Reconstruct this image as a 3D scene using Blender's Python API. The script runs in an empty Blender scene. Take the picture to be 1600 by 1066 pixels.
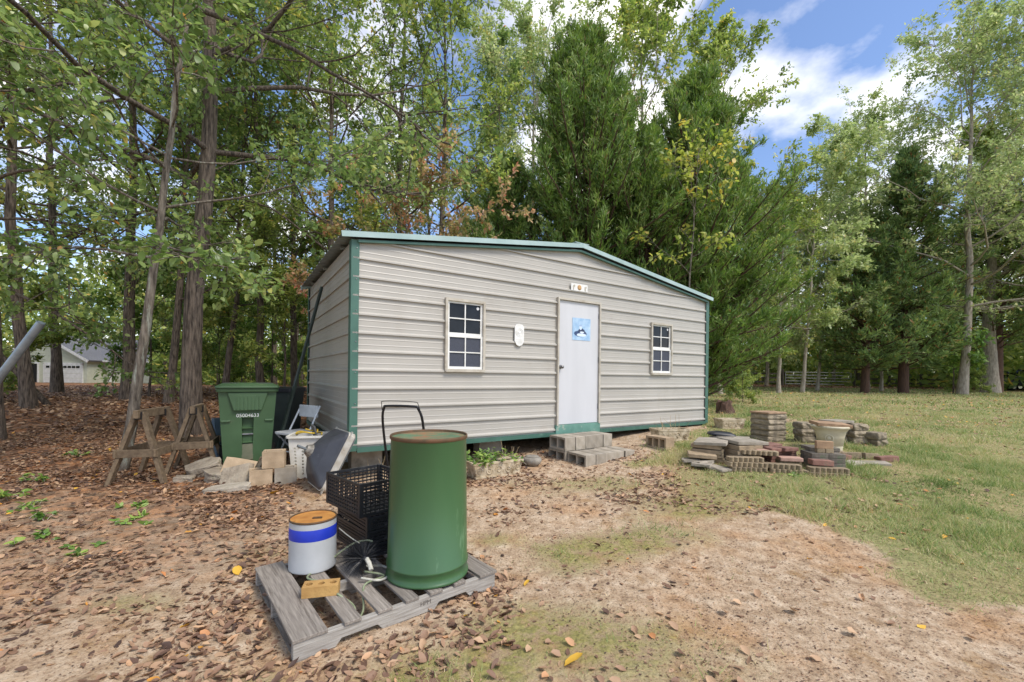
import bpy, math, random
import numpy as np
from mathutils import Matrix, Vector
R = math.radians
sc = bpy.context.scene
col = sc.collection

# ------------------------------------------------------------------ camera
cam_d = bpy.data.cameras.new('camera'); cam = bpy.data.objects.new('camera', cam_d); col.objects.link(cam)
cam_d.sensor_width = 36.0; cam_d.lens = 671 / 1600 * 36; cam_d.shift_y = 55 / 1600
cam_d.clip_start = 0.05; cam_d.clip_end = 2000
ROLL = R(0.7); c_, s_ = math.cos(ROLL), math.sin(ROLL)
cam.matrix_world = Matrix(((c_, -s_, 0, 0), (0, 0, -1, 0), (s_, c_, 0, 1.4), (0, 0, 0, 1)))
sc.camera = cam

# ------------------------------------------------------------------ world, sun, exposure
SUN_EL, SUN_AZ = R(52), R(125)          # azimuth clockwise from +Y: the sun stands to the right, a little behind the camera
w = bpy.data.worlds.new('World'); sc.world = w; w.use_nodes = True
nt = w.node_tree; nt.nodes.clear()
out = nt.nodes.new('ShaderNodeOutputWorld'); bg = nt.nodes.new('ShaderNodeBackground')
sky = nt.nodes.new('ShaderNodeTexSky'); sky.sky_type = 'NISHITA'; sky.sun_disc = False
sky.sun_elevation = SUN_EL; sky.sun_rotation = SUN_AZ; sky.air_density = 1.0; sky.dust_density = 0.6; sky.ozone_density = 2.0
bg.inputs['Strength'].default_value = 0.13
tc = nt.nodes.new('ShaderNodeTexCoord')
sep = nt.nodes.new('ShaderNodeSeparateXYZ'); nt.links.new(tc.outputs['Generated'], sep.inputs[0])
zz = nt.nodes.new('ShaderNodeMath'); zz.operation = 'MAXIMUM'; zz.inputs[1].default_value = 0.0; nt.links.new(sep.outputs['Z'], zz.inputs[0])
za = nt.nodes.new('ShaderNodeMath'); za.operation = 'ADD'; za.inputs[1].default_value = 0.22; nt.links.new(zz.outputs[0], za.inputs[0])
dx = nt.nodes.new('ShaderNodeMath'); dx.operation = 'DIVIDE'; nt.links.new(sep.outputs['X'], dx.inputs[0]); nt.links.new(za.outputs[0], dx.inputs[1])
dy = nt.nodes.new('ShaderNodeMath'); dy.operation = 'DIVIDE'; nt.links.new(sep.outputs['Y'], dy.inputs[0]); nt.links.new(za.outputs[0], dy.inputs[1])
cmb = nt.nodes.new('ShaderNodeCombineXYZ'); nt.links.new(dx.outputs[0], cmb.inputs['X']); nt.links.new(dy.outputs[0], cmb.inputs['Y'])
cmb.inputs['Z'].default_value = 4.3
cn = nt.nodes.new('ShaderNodeTexNoise'); cn.inputs['Scale'].default_value = 2.1; cn.inputs['Detail'].default_value = 7; cn.inputs['Roughness'].default_value = 0.52
nt.links.new(cmb.outputs[0], cn.inputs['Vector'])
cr = nt.nodes.new('ShaderNodeValToRGB'); cr.color_ramp.elements[0].position = 0.465; cr.color_ramp.elements[1].position = 0.66
nt.links.new(cn.outputs['Fac'], cr.inputs['Fac'])
mx = nt.nodes.new('ShaderNodeMixRGB'); mx.inputs['Color2'].default_value = (9.3, 8.9, 8.3, 1)
tn = nt.nodes.new('ShaderNodeMixRGB'); tn.blend_type = 'MULTIPLY'; tn.inputs['Fac'].default_value = 1; tn.inputs['Color2'].default_value = (1.0, 1.02, 1.12, 1); nt.links.new(sky.outputs[0], tn.inputs['Color1'])
nt.links.new(cr.outputs['Color'], mx.inputs['Fac']); nt.links.new(tn.outputs[0], mx.inputs['Color1'])
nt.links.new(mx.outputs[0], bg.inputs['Color']); nt.links.new(bg.outputs[0], out.inputs['Surface'])
sd = bpy.data.lights.new('sun', 'SUN'); sd.energy = 2.3; sd.angle = R(20); sd.color = (1.0, 0.93, 0.83)
sun = bpy.data.objects.new('sun', sd); col.objects.link(sun)
sdir = Vector((math.sin(SUN_AZ) * math.cos(SUN_EL), math.cos(SUN_AZ) * math.cos(SUN_EL), math.sin(SUN_EL)))
sun.rotation_euler = sdir.to_track_quat('Z', 'Y').to_euler(); sun.location = sdir * 60
vs = sc.view_settings; vs.view_transform = 'Standard'; vs.look = 'None'; vs.gamma = 1.0; vs.exposure = 0.68
vs.use_curve_mapping = False
sc.cycles.max_bounces = 7; sc.cycles.diffuse_bounces = 3; sc.cycles.glossy_bounces = 2; sc.cycles.transmission_bounces = 4

# ------------------------------------------------------------------ helpers
rng = np.random.default_rng(7); random.seed(7)
def lin(r, g, b):
    f = lambda v: (v / 255 / 12.92) if v / 255 <= 0.04045 else ((v / 255 + 0.055) / 1.055) ** 2.4
    return (f(r), f(g), f(b))
def sm(t): t = np.clip(t, 0, 1); return t * t * (3 - 2 * t)
def hgt(x, y):
    zl = np.interp(y, [3.2, 5.5, 9, 16, 28, 50, 90], [0, .1, .33, .5, .5, 0, 0])
    zr = np.interp(y, [2.8, 5.5, 7.4, 9.1, 20, 40, 90], [0, .2, .36, .42, .6, .85, 1.4])
    wt = sm((np.asarray(x) - .8) / 2.5)
    return zl * (1 - wt) + zr * wt
def G(x, y): return float(hgt(x, y))
def hash2(ix, iy, seed):
    n = (ix.astype(np.int64) * 374761393 + iy.astype(np.int64) * 668265263 + seed * 974711) & 0x7fffffff
    n = ((n ^ (n >> 13)) * 1274126177) & 0x7fffffff
    return ((n ^ (n >> 16)) & 0xffff) / 65535.0
def vnoise(x, y, seed=0):
    ix, iy = np.floor(x), np.floor(y); fx, fy = x - ix, y - iy; fx, fy = fx * fx * (3 - 2 * fx), fy * fy * (3 - 2 * fy)
    a, b, c, d = hash2(ix, iy, seed), hash2(ix + 1, iy, seed), hash2(ix, iy + 1, seed), hash2(ix + 1, iy + 1, seed)
    return (a * (1 - fx) + b * fx) * (1 - fy) + (c * (1 - fx) + d * fx) * fy
def fbm(x, y, seed=0, o=4):
    x = np.asarray(x, float); y = np.asarray(y, float); v = 0; a = .5; t = 0
    for i in range(o): v = v + a * vnoise(x * 2 ** i, y * 2 ** i, seed + i * 17); t += a; a *= .5
    return v / t

# ---- materials
MATS = {}
def new_mat(name):
    m = bpy.data.materials.new(name); m.use_nodes = True; n = m.node_tree; n.nodes.clear()
    o = n.nodes.new('ShaderNodeOutputMaterial'); b = n.nodes.new('ShaderNodeBsdfPrincipled'); n.links.new(b.outputs[0], o.inputs['Surface'])
    MATS[name] = m
    return m, n, b, o
def ramp(n, src, stops):
    r = n.nodes.new('ShaderNodeValToRGB'); e = r.color_ramp.elements
    while len(e) < len(stops): e.new(0.5)
    for i, (p, c) in enumerate(stops): e[i].position = p; e[i].color = (*c, 1)
    n.links.new(src, r.inputs['Fac']); return r.outputs['Color']
def noise(n, scale, detail=5, rough=.55, vec=None, stretch=None, coord='Object'):
    t = n.nodes.new('ShaderNodeTexNoise'); t.inputs['Scale'].default_value = scale; t.inputs['Detail'].default_value = detail; t.inputs['Roughness'].default_value = rough
    if vec is None:
        tcn = n.nodes.new('ShaderNodeTexCoord'); vec = tcn.outputs[coord]
    if stretch:
        mp = n.nodes.new('ShaderNodeMapping'); mp.inputs['Scale'].default_value = stretch; n.links.new(vec, mp.inputs['Vector']); vec = mp.outputs[0]
    n.links.new(vec, t.inputs['Vector']); return t.outputs['Fac']
def bump(n, b, src, strength=.3, dist=.01):
    bp = n.nodes.new('ShaderNodeBump'); bp.inputs['Strength'].default_value = strength; bp.inputs['Distance'].default_value = dist
    n.links.new(src, bp.inputs['Height']); n.links.new(bp.outputs[0], b.inputs['Normal'])
def mixc(n, fac, a, b):
    m = n.nodes.new('ShaderNodeMixRGB')
    for k, v in ((0, fac), (1, a), (2, b)):
        if isinstance(v, (int, float)): m.inputs[k].default_value = v
        elif isinstance(v, tuple): m.inputs[k].default_value = (*v, 1)
        else: n.links.new(v, m.inputs[k])
    return m.outputs[0]
def surf(name, c1, c2=None, scale=6, rough=.6, metal=0, bs=.0, bscale=None, stretch=None, spots=None, spot_scale=3, spot_lo=.58, spot_hi=.68, spec=.5, bdist=.01, rand=0):
    """two-tone mottled surface with optional stain spots, fine bump and a little variation from object to object"""
    m, n, b, o = new_mat(name)
    c2 = c2 or tuple(v * .75 for v in c1)
    f = noise(n, scale, stretch=stretch)
    c = ramp(n, f, [(.32, c2), (.68, c1)])
    if spots:
        f2 = noise(n, spot_scale, 6, .65, stretch=stretch)
        fr = ramp(n, f2, [(spot_lo, (0, 0, 0)), (spot_hi, (1, 1, 1))])
        c = mixc(n, fr, c, spots)
    if rand:
        oi = n.nodes.new('ShaderNodeObjectInfo')
        hv = n.nodes.new('ShaderNodeHueSaturation'); mr = n.nodes.new('ShaderNodeMapRange'); mr.inputs['To Min'].default_value = 1 - rand; mr.inputs['To Max'].default_value = 1 + rand
        n.links.new(oi.outputs['Random'], mr.inputs['Value']); n.links.new(mr.outputs[0], hv.inputs['Value']); n.links.new(c, hv.inputs['Color']); c = hv.outputs[0]
    n.links.new(c, b.inputs['Base Color'])
    b.inputs['Roughness'].default_value = rough; b.inputs['Metallic'].default_value = metal; b.inputs['Specular IOR Level'].default_value = spec
    if bs: bump(n, b, noise(n, bscale or scale * 6, 6, .6, stretch=stretch), bs, bdist)
    return m
def leafmat(name, stops, trans=.35, rough=.5):
    m, n, b, o = new_mat(name)
    at = n.nodes.new('ShaderNodeAttribute'); at.attribute_name = 'tint'
    c = ramp(n, at.outputs['Fac'], stops)
    n.links.new(c, b.inputs['Base Color']); b.inputs['Roughness'].default_value = rough; b.inputs['Specular IOR Level'].default_value = .5
    if trans:
        t = n.nodes.new('ShaderNodeBsdfTranslucent'); hs = n.nodes.new('ShaderNodeHueSaturation'); hs.inputs['Value'].default_value = 1.35; hs.inputs['Saturation'].default_value = 1.1
        n.links.new(c, hs.inputs['Color']); n.links.new(hs.outputs[0], t.inputs['Color'])
        ms = n.nodes.new('ShaderNodeMixShader'); ms.inputs[0].default_value = trans
        n.links.new(b.outputs[0], ms.inputs[1]); n.links.new(t.outputs[0], ms.inputs[2]); n.links.new(ms.outputs[0], o.inputs['Surface'])
    return m

# ---- objects
def tag(o, label=None, cat=None, group=None, kind=None):
    for k, v in (('label', label), ('category', cat), ('group', group), ('kind', kind)):
        if v: o[k] = v
    return o
def empty(name, loc, rz=0, label=None, cat=None, group=None):
    o = bpy.data.objects.new(name, None); col.objects.link(o); o.location = loc; o.rotation_euler = (0, 0, rz); o.empty_display_size = .1
    return tag(o, label, cat, group)
def link(name, me, mat, parent=None, loc=None, rot=None, bevel=0, smooth=False):
    o = bpy.data.objects.new(name, me); col.objects.link(o)
    if mat is not None and not me.materials: me.materials.append(mat)
    if parent is not None: o.parent = parent
    if loc is not None: o.location = loc
    if rot is not None: o.rotation_euler = rot
    if bevel:
        bm = o.modifiers.new('bevel', 'BEVEL'); bm.width = bevel; bm.segments = 2; bm.limit_method = 'ANGLE'; bm.angle_limit = R(40)
    if smooth: me.polygons.foreach_set('use_smooth', np.ones(len(me.polygons), bool))
    return o
def copy_tree(o, parent=None):
    c = o.copy(); col.objects.link(c); c.parent = parent
    for ch in list(o.children): copy_tree(ch, c)
    return c
class MB:
    def __init__(s): s.v = []; s.f = []
    def add(s, vs, fs):
        b = len(s.v); s.v += [tuple(v) for v in vs]; s.f += [tuple(i + b for i in f) for f in fs]; return s
    def box(s, c, d, M=None):
        x, y, z = d[0] / 2, d[1] / 2, d[2] / 2
        vs = [Vector((sx * x, sy * y, sz * z)) for sz in (-1, 1) for sx, sy in ((-1, -1), (1, -1), (1, 1), (-1, 1))]
        if M is not None: vs = [M @ v for v in vs]
        return s.add([v + Vector(c) for v in vs], [(3, 2, 1, 0), (4, 5, 6, 7), (0, 1, 5, 4), (1, 2, 6, 5), (2, 3, 7, 6), (3, 0, 4, 7)])
    def beam(s, a, b, wd, th, up=(0, 0, 1)):
        a, b = Vector(a), Vector(b); d = b - a; L = d.length; d.normalize(); u = Vector(up); x = d.cross(u)
        if x.length < 1e-4: x = d.cross(Vector((0, 1, 0)))
        x.normalize(); u = x.cross(d)
        M = Matrix((x, d, u)).transposed()
        return s.box((a + b) / 2, (wd, L, th), M)
    def tube(s, path, r, n=8, caps=True):
        P = [Vector(p) for p in path]; k = len(P); rr = r if isinstance(r, (list, tuple)) else [r] * k
        vs = []; fs = []; ref = None
        for i in range(k):
            d = (P[min(i + 1, k - 1)] - P[max(i - 1, 0)]).normalized()
            if ref is None: ref = d.orthogonal().normalized()
            ref = (ref - d * ref.dot(d)).normalized(); q = d.cross(ref)
            for j in range(n):
                a = 2 * math.pi * j / n; vs.append(P[i] + (ref * math.cos(a) + q * math.sin(a)) * rr[i])
        for i in range(k - 1):
            for j in range(n): fs.append((i * n + j, i * n + (j + 1) % n, (i + 1) * n + (j + 1) % n, (i + 1) * n + j))
        if caps: fs.append(tuple(range(n - 1, -1, -1))); fs.append(tuple((k - 1) * n + j for j in range(n)))
        return s.add(vs, fs)
    def lathe(s, prof, n=32, c=(0, 0, 0), M=None, sx=1, sy=1, caps=True):
        vs = []; fs = []; k = len(prof)
        for r, z in prof:
            for j in range(n):
                a = 2 * math.pi * j / n; v = Vector((r * math.cos(a) * sx, r * math.sin(a) * sy, z))
                if M is not None: v = M @ v
                vs.append(v + Vector(c))
        for i in range(k - 1):
            for j in range(n): fs.append((i * n + j, i * n + (j + 1) % n, (i + 1) * n + (j + 1) % n, (i + 1) * n + j))
        if caps and prof[0][0] > 1e-5: fs.append(tuple(range(n - 1, -1, -1)))
        if caps and prof[-1][0] > 1e-5: fs.append(tuple((k - 1) * n + j for j in range(n)))
        return s.add(vs, fs)
    def loft(s, rings, caps=True):
        n = len(rings[0]); vs = [p for r in rings for p in r]; fs = []
        for i in range(len(rings) - 1):
            for j in range(n): fs.append((i * n + j, i * n + (j + 1) % n, (i + 1) * n + (j + 1) % n, (i + 1) * n + j))
        if caps: fs.append(tuple(range(n - 1, -1, -1))); fs.append(tuple((len(rings) - 1) * n + j for j in range(n)))
        return s.add(vs, fs)
    def prism(s, poly, y0, y1):      # polygon in x,z extruded along y
        n = len(poly); vs = [(x, y0, z) for x, z in poly] + [(x, y1, z) for x, z in poly]
        fs = [tuple(range(n)), tuple(range(2 * n - 1, n - 1, -1))] + [(j, n + j, n + (j + 1) % n, (j + 1) % n) for j in range(n)]
        return s.add(vs, fs)
    def mesh(s, name):
        me = bpy.data.meshes.new(name); me.from_pydata(s.v, [], s.f); me.update(); return me
    def build(s, name, mat, parent=None, loc=None, rot=None, bevel=0, smooth=False):
        return link(name, s.mesh(name), mat, parent, loc, rot, bevel, smooth)
def ring(cx, cy, z, hx, hy, r=.03, n=3):      # rounded rectangle ring
    pts = []
    for qx, qy, a0 in ((1, 1, 0), (-1, 1, 90), (-1, -1, 180), (1, -1, 270)):
        for i in range(n + 1):
            a = R(a0 + 90 * i / n); pts.append((cx + qx * (hx - r) + r * math.cos(a), cy + qy * (hy - r) + r * math.sin(a), z))
    return pts
def np_mesh(name, V, T, tint=None, smooth=False):
    me = bpy.data.meshes.new(name); V = np.ascontiguousarray(V, np.float32); T = np.ascontiguousarray(T, np.int32)
    me.vertices.add(len(V)); me.vertices.foreach_set('co', V.ravel())
    me.loops.add(T.size); me.loops.foreach_set('vertex_index', T.ravel())
    me.polygons.add(len(T)); me.polygons.foreach_set('loop_start', np.arange(0, T.size, 3, dtype=np.int32))
    if smooth: me.polygons.foreach_set('use_smooth', np.ones(len(T), bool))
    me.update(calc_edges=True)
    if tint is not None:
        a = me.attributes.new('tint', 'FLOAT', 'POINT'); a.data.foreach_set('value', np.ascontiguousarray(tint, np.float32))
    return me
def unit(v): return v / np.maximum(np.linalg.norm(v, axis=-1, keepdims=True), 1e-9)
def leaves_geo(C, D, N, L, W, tint, k=4, fold=.15, curl=0.0):
    """leaf blades: k=4 a folded rhombus, k=6 a longer oval that can curl"""
    D = unit(D); S = unit(np.cross(D, N)); N = np.cross(S, D); L = L[:, None]; W = W[:, None]; n = len(C)
    if k == 4:
        V = np.stack([C, C + D * L * .45 + S * W * .5 + N * W * fold, C + D * L, C + D * L * .45 - S * W * .5 + N * W * fold], 1)
        T = np.array([[0, 1, 2], [0, 2, 3]])
    elif k == 11:
        q = np.random.default_rng(n); c = curl[:, None]; j = lambda a: 1 + q.uniform(-a, a, (n, 1)); rows = []
        for t, hw in ((.2, .36), (.5, .5), (.8, .3)):
            mid = C + D * L * t + N * L * c * t * t + S * W * q.uniform(-.06, .06, (n, 1)); e1 = N * W * (fold + q.uniform(-.12, .12, (n, 1))); e2 = N * W * (fold + q.uniform(-.12, .12, (n, 1)))
            rows += [mid + S * W * hw * j(.3) + e1, mid, mid - S * W * hw * j(.3) + e2]
        V = np.stack([C] + rows + [C + D * L + N * L * c], 1)
        T = np.array([[0, 1, 2], [0, 2, 3], [1, 4, 5], [1, 5, 2], [2, 5, 6], [2, 6, 3], [4, 7, 8], [4, 8, 5], [5, 8, 9], [5, 9, 6], [7, 10, 8], [8, 10, 9]])
    elif k == 3:
        V = np.stack([C - S * W * .5, C + S * W * .5, C + D * L], 1); T = np.array([[0, 1, 2]])
    else:
        c = curl[:, None] if isinstance(curl, np.ndarray) else curl
        V = np.stack([C, C + D * L * .28 + S * W * .5 + N * W * fold, C + D * L * .7 + S * W * .4 + N * (W * fold + L * c * .5), C + D * L + N * L * c,
                      C + D * L * .7 - S * W * .4 + N * (W * fold + L * c * .5), C + D * L * .28 - S * W * .5 + N * W * fold], 1)
        T = np.array([[0, 1, 5], [1, 2, 4], [1, 4, 5], [2, 3, 4]])
    kk = V.shape[1]
    TT = (T[None] + (np.arange(n) * kk)[:, None, None]).reshape(-1, 3)
    return V.reshape(-1, 3), TT, np.repeat(tint, kk)
def tubes_geo(P, Rr, n):
    """P (m,k,3) polylines, Rr (m,k) radii"""
    m, k, _ = P.shape; T = np.empty_like(P); T[:, 1:-1] = P[:, 2:] - P[:, :-2]; T[:, 0] = P[:, 1] - P[:, 0]; T[:, -1] = P[:, -1] - P[:, -2]; T = unit(T)
    ref = np.where(np.abs(T[..., 2:3]) > .8, np.array([1.0, 0, 0]), np.array([0, 0, 1.0])); A = unit(np.cross(T, ref)); B = np.cross(T, A)
    an = np.arange(n) * 2 * np.pi / n
    V = P[:, :, None] + (A[:, :, None] * np.cos(an)[:, None] + B[:, :, None] * np.sin(an)[:, None]) * Rr[:, :, None, None]
    i, j = np.meshgrid(np.arange(k - 1), np.arange(n), indexing='ij'); a = i * n + j; b = i * n + (j + 1) % n; c = b + n; d = a + n
    Q = np.stack([np.stack([a, b, c], -1), np.stack([a, c, d], -1)], 2).reshape(-1, 3)
    TT = (Q[None] + (np.arange(m) * k * n)[:, None, None]).reshape(-1, 3)
    return V.reshape(-1, 3), TT
def merge(parts):
    V = []; T = []; b = 0
    for v, t in parts: V.append(v); T.append(t + b); b += len(v)
    return np.concatenate(V), np.concatenate(T)

# ------------------------------------------------------------------ material library
M_SIDING = surf('siding_paint', lin(174, 170, 161), lin(166, 162, 153), 1.5, .4, spots=lin(156, 149, 137), spot_scale=1.1, spot_lo=.58, spot_hi=.8)
M_TRIM = surf('green_trim_paint', lin(68, 106, 92), lin(58, 94, 81), 4, .45, spots=lin(110, 140, 125), spot_scale=5, spot_lo=.62, spot_hi=.75)
M_SILL = surf('green_wood_paint', lin(104, 146, 132), lin(84, 126, 112), 7, .6, spots=lin(150, 160, 145), spot_scale=9)
M_ROOF = surf('roof_metal', lin(150, 158, 155), lin(120, 126, 124), 3, .45, .3)
M_ROOFTRIM = surf('roof_trim_paint', lin(164, 184, 182), lin(140, 164, 160), 3, .4)
M_DOOR = surf('white_door_paint', lin(198, 199, 201), lin(189, 190, 192), 3, .5, 0, .05, 20, stretch=(1, 1, .2))
M_FRAME = surf('beige_frame', lin(190, 184, 170), lin(160, 152, 136), 9, .55)
M_VINYL = surf('white_vinyl', lin(228, 228, 224), lin(208, 207, 200), 9, .5)
M_GLASS = surf('dark_window_glass', lin(40, 43, 48), lin(28, 30, 34), 5, .1, spec=.2)
M_SCREEN = surf('window_screen', lin(62, 66, 78), lin(52, 55, 66), 60, .5)
M_STEEL = surf('steel', lin(150, 150, 150), lin(110, 110, 110), 20, .35, .8)
M_DRUM = surf('drum_green_paint', lin(60, 95, 59), lin(52, 84, 51), 2.5, .33, 0, .03, 40, stretch=(1, 1, .22), spots=lin(112, 142, 108), spot_scale=7, spot_lo=.62, spot_hi=.76)
M_RUSTTOP = surf('rusty_green_lid', lin(96, 118, 88), lin(80, 108, 78), 5, .7, 0, .15, 40, spots=lin(140, 98, 66), spot_scale=4.5, spot_lo=.44, spot_hi=.6)
M_RIM = surf('rusty_rim', lin(110, 78, 54), lin(78, 66, 46), 14, .7, .3)
M_PAIL = surf('pail_paint', lin(180, 183, 185), lin(164, 168, 170), 5, .45, 0, .03, 30, spots=lin(150, 128, 98), spot_scale=7, spot_lo=.66, spot_hi=.76)
M_BLUE = surf('blue_band', lin(36, 62, 190), lin(30, 52, 170), 6, .45)
M_RUST = surf('orange_rust', lin(190, 138, 74), lin(156, 104, 54), 9, .85, 0, .2, 60, spots=lin(134, 86, 44), spot_scale=9, spot_lo=.6, spot_hi=.7, spec=.2)
M_WOODGREY = surf('weathered_wood', lin(150, 142, 132), lin(112, 104, 96), 8, .8, 0, .35, 30, stretch=(12, .8, 12), rand=.16, spots=lin(92, 84, 76), spot_scale=3)
M_WOODGREYX = surf('weathered_stringer_wood', lin(172, 168, 160), lin(132, 126, 118), 8, .8, 0, .35, 30, stretch=(.8, 12, 12), rand=.1)
M_SAW = surf('sawhorse_wood', lin(128, 110, 86), lin(96, 80, 62), 7, .85, 0, .35, 30, stretch=(3, 3, 3), rand=.2)
M_BLACKPL = surf('black_plastic', lin(38, 39, 43), lin(26, 27, 30), 10, .42, spots=lin(80, 80, 82), spot_scale=12, spot_lo=.62, spot_hi=.8)
M_BLACK = surf('black_metal', lin(28, 28, 30), lin(18, 18, 20), 10, .4)
M_RED = surf('red_paint', lin(150, 34, 34), lin(120, 26, 26), 5, .4)
M_CART = surf('cart_green_plastic', lin(66, 94, 62), lin(58, 84, 54), 4, .5, 0, .05, 60, spots=lin(96, 104, 82), spot_scale=3, spot_lo=.62, spot_hi=.8)
M_DIRTYCART = surf('dusty_cart_panel', lin(112, 112, 92), lin(84, 92, 70), 5, .7)
M_DKBIN = surf('dark_bin_plastic', lin(58, 68, 66), lin(46, 54, 54), 5, .5)
M_CMU = surf('grey_concrete', lin(172, 163, 148), lin(138, 129, 114), 7, .9, 0, .5, 70, rand=.2, spots=lin(112, 106, 90), spot_scale=4, spot_lo=.56, spot_hi=.72, bdist=.006)
M_CMUTAN = surf('tan_concrete', lin(184, 162, 134), lin(150, 130, 104), 7, .9, 0, .5, 70, rand=.12, spots=lin(130, 118, 92), spot_scale=4, bdist=.006)
M_RUBBLE = surf('broken_concrete', lin(164, 152, 134), lin(122, 110, 94), 8, .92, 0, .8, 30, rand=.12, spots=lin(120, 116, 96), spot_scale=6, bdist=.02)
M_DARKBLOCK = surf('weathered_wall_block', lin(164, 150, 126), lin(104, 95, 80), 9, .92, 0, .8, 40, rand=.16, spots=lin(60, 58, 50), spot_scale=7, bdist=.015)
M_PAVER = surf('tan_paver', lin(166, 146, 118), lin(128, 112, 90), 9, .92, 0, .5, 60, rand=.14, spots=lin(100, 94, 72), spot_scale=7)
M_BROWNPAV = surf('rust_topped_paver', lin(172, 142, 112), lin(136, 110, 86), 9, .92, 0, .4, 60, rand=.1)
M_EDGER = surf('edger_concrete', lin(160, 142, 114), lin(120, 106, 84), 9, .92, 0, .5, 60, rand=.15, spots=lin(86, 80, 62), spot_scale=7)
M_BRICKR = surf('red_paver', lin(146, 108, 94), lin(112, 80, 70), 9, .9, 0, .4, 60, rand=.14, spots=lin(110, 98, 84), spot_scale=8)
M_BRICKP = surf('pink_paver', lin(184, 150, 132), lin(154, 122, 106), 9, .9, 0, .4, 60, rand=.1)
M_BRICKT = surf('tan_brick', lin(190, 152, 92), lin(160, 122, 70), 9, .9, 0, .4, 60)
M_CHAR = surf('charcoal_paver', lin(122, 114, 102), lin(82, 76, 68), 9, .9, 0, .4, 60, rand=.14, spots=lin(70, 96, 64), spot_scale=6, spot_lo=.56, spot_hi=.7)
M_POT = surf('cream_pot', lin(212, 204, 178), lin(192, 182, 154), 6, .6, spots=lin(160, 148, 120), spot_scale=5, spot_lo=.62, spot_hi=.75)
M_TROUGH = surf('cast_concrete_trough', lin(206, 192, 166), lin(160, 142, 112), 9, .9, 0, .3, 50, spots=lin(126, 108, 80), spot_scale=7, spot_lo=.52, spot_hi=.66)
M_SOIL = surf('potting_soil', lin(90, 72, 54), lin(60, 48, 36), 20, .95, 0, .8, 60)
M_STONE = surf('grey_stone', lin(150, 144, 132), lin(116, 110, 100), 10, .9, 0, .4, 50)
M_WHITEPL = surf('white_plastic', lin(216, 214, 206), lin(196, 192, 180), 6, .5, spots=lin(170, 160, 140), spot_scale=5, spot_lo=.6, spot_hi=.75)
M_CHAIR = surf('pale_blue_frame', lin(204, 210, 214), lin(180, 186, 190), 8, .4)
M_SEAT = surf('grey_seat_plastic', lin(186, 188, 190), lin(164, 166, 168), 8, .5)
M_YELLOW = surf('yellow_hose', lin(200, 168, 50), lin(170, 140, 40), 8, .5)
M_FUNNEL = surf('tube_dark_coating', lin(64, 66, 72), lin(48, 49, 54), 5, .42, spots=lin(96, 96, 98), spot_scale=14, spot_lo=.66, spot_hi=.75)
M_TUBEGLASS = surf('tube_face_glass', lin(108, 114, 116), lin(92, 98, 100), 4, .12)
M_BAND = surf('tube_band_steel', lin(196, 194, 186), lin(164, 156, 140), 9, .45, .3, spots=lin(132, 108, 80), spot_scale=8, spot_lo=.6, spot_hi=.7)
M_PIPE = surf('galvanised_pipe', lin(150, 162, 172), lin(120, 132, 142), 8, .35, .6)
M_DKPOLE = surf('dark_green_pole', lin(44, 56, 50), lin(34, 42, 38), 8, .5)
M_BOARD = surf('grey_board', lin(92, 92, 92), lin(74, 74, 74), 6, .8)
M_ROPE = surf('green_rope', lin(150, 158, 128), lin(110, 120, 92), 40, .8)
M_CORD = surf('pale_cord', lin(190, 188, 176), lin(150, 148, 136), 40, .7)
M_BARK = surf('furrowed_bark', lin(134, 120, 106), lin(46, 39, 34), 6, .95, 0, 1.0, 14, stretch=(5, 5, .7), bdist=.04, spots=lin(120, 118, 106), spot_scale=3, spot_lo=.62, spot_hi=.72, rand=.12)
M_BARKLICH = surf('lichen_bark', lin(140, 130, 116), lin(66, 58, 50), 6, .95, 0, .9, 14, stretch=(5, 5, .8), bdist=.03, spots=lin(160, 164, 150), spot_scale=2.6, spot_lo=.56, spot_hi=.66, rand=.12)
M_BARKPALE = surf('pale_bark', lin(176, 166, 150), lin(126, 116, 102), 5, .9, 0, .5, 20, stretch=(3, 3, .8), rand=.1)
M_BARKRED = surf('cedar_bark', lin(104, 78, 62), lin(64, 48, 40), 6, .95, 0, .8, 20, stretch=(6, 6, .5), bdist=.02)
M_GALV = surf('gate_steel', lin(186, 188, 186), lin(160, 160, 156), 8, .45, .3)
M_FENCE = surf('old_fence_wood', lin(112, 106, 98), lin(84, 78, 72), 8, .9, 0, .3, 30)
M_CARDK = surf('dark_car_paint', lin(52, 56, 62), lin(48, 52, 58), 3, .25, .4)
M_CARGL = surf('car_glass', lin(26, 30, 34), lin(22, 26, 30), 3, .05)
M_TYRE = surf('tyre_rubber', lin(30, 30, 30), lin(24, 24, 24), 8, .85)
M_CHROME = surf('chrome', lin(200, 204, 208), lin(180, 184, 188), 3, .15, .9)
M_LAMP = surf('lamp_glass', lin(190, 60, 40), lin(150, 40, 30), 6, .2)
M_HOUSE = surf('house_siding', lin(196, 200, 184), lin(182, 186, 170), 3, .7)
M_SHINGLE = surf('roof_shingle', lin(128, 128, 134), lin(104, 104, 112), 12, .9)
M_WHITE = surf('white_house_paint', lin(226, 226, 226), lin(206, 206, 206), 4, .6)
M_DOORSHADE = surf('doorway_shade', lin(24, 24, 26), lin(18, 18, 20), 4, .9)  # near-black colour that stands in for the shade inside the garage
M_LEAFY = leafmat('fallen_leaf', [(0, lin(66, 50, 44)), (.22, lin(112, 84, 66)), (.5, lin(158, 126, 100)), (.75, lin(192, 160, 126)), (.88, lin(190, 122, 66)), (1, lin(214, 170, 62))], .12, .65)
M_OAK = leafmat('oak_leaf', [(0, lin(83, 107, 59)), (.4, lin(119, 143, 81)), (.75, lin(160, 177, 111)), (.95, lin(190, 190, 111)), (.98, lin(209, 171, 98)), (1, lin(201, 132, 85))], .45, .38)
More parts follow.
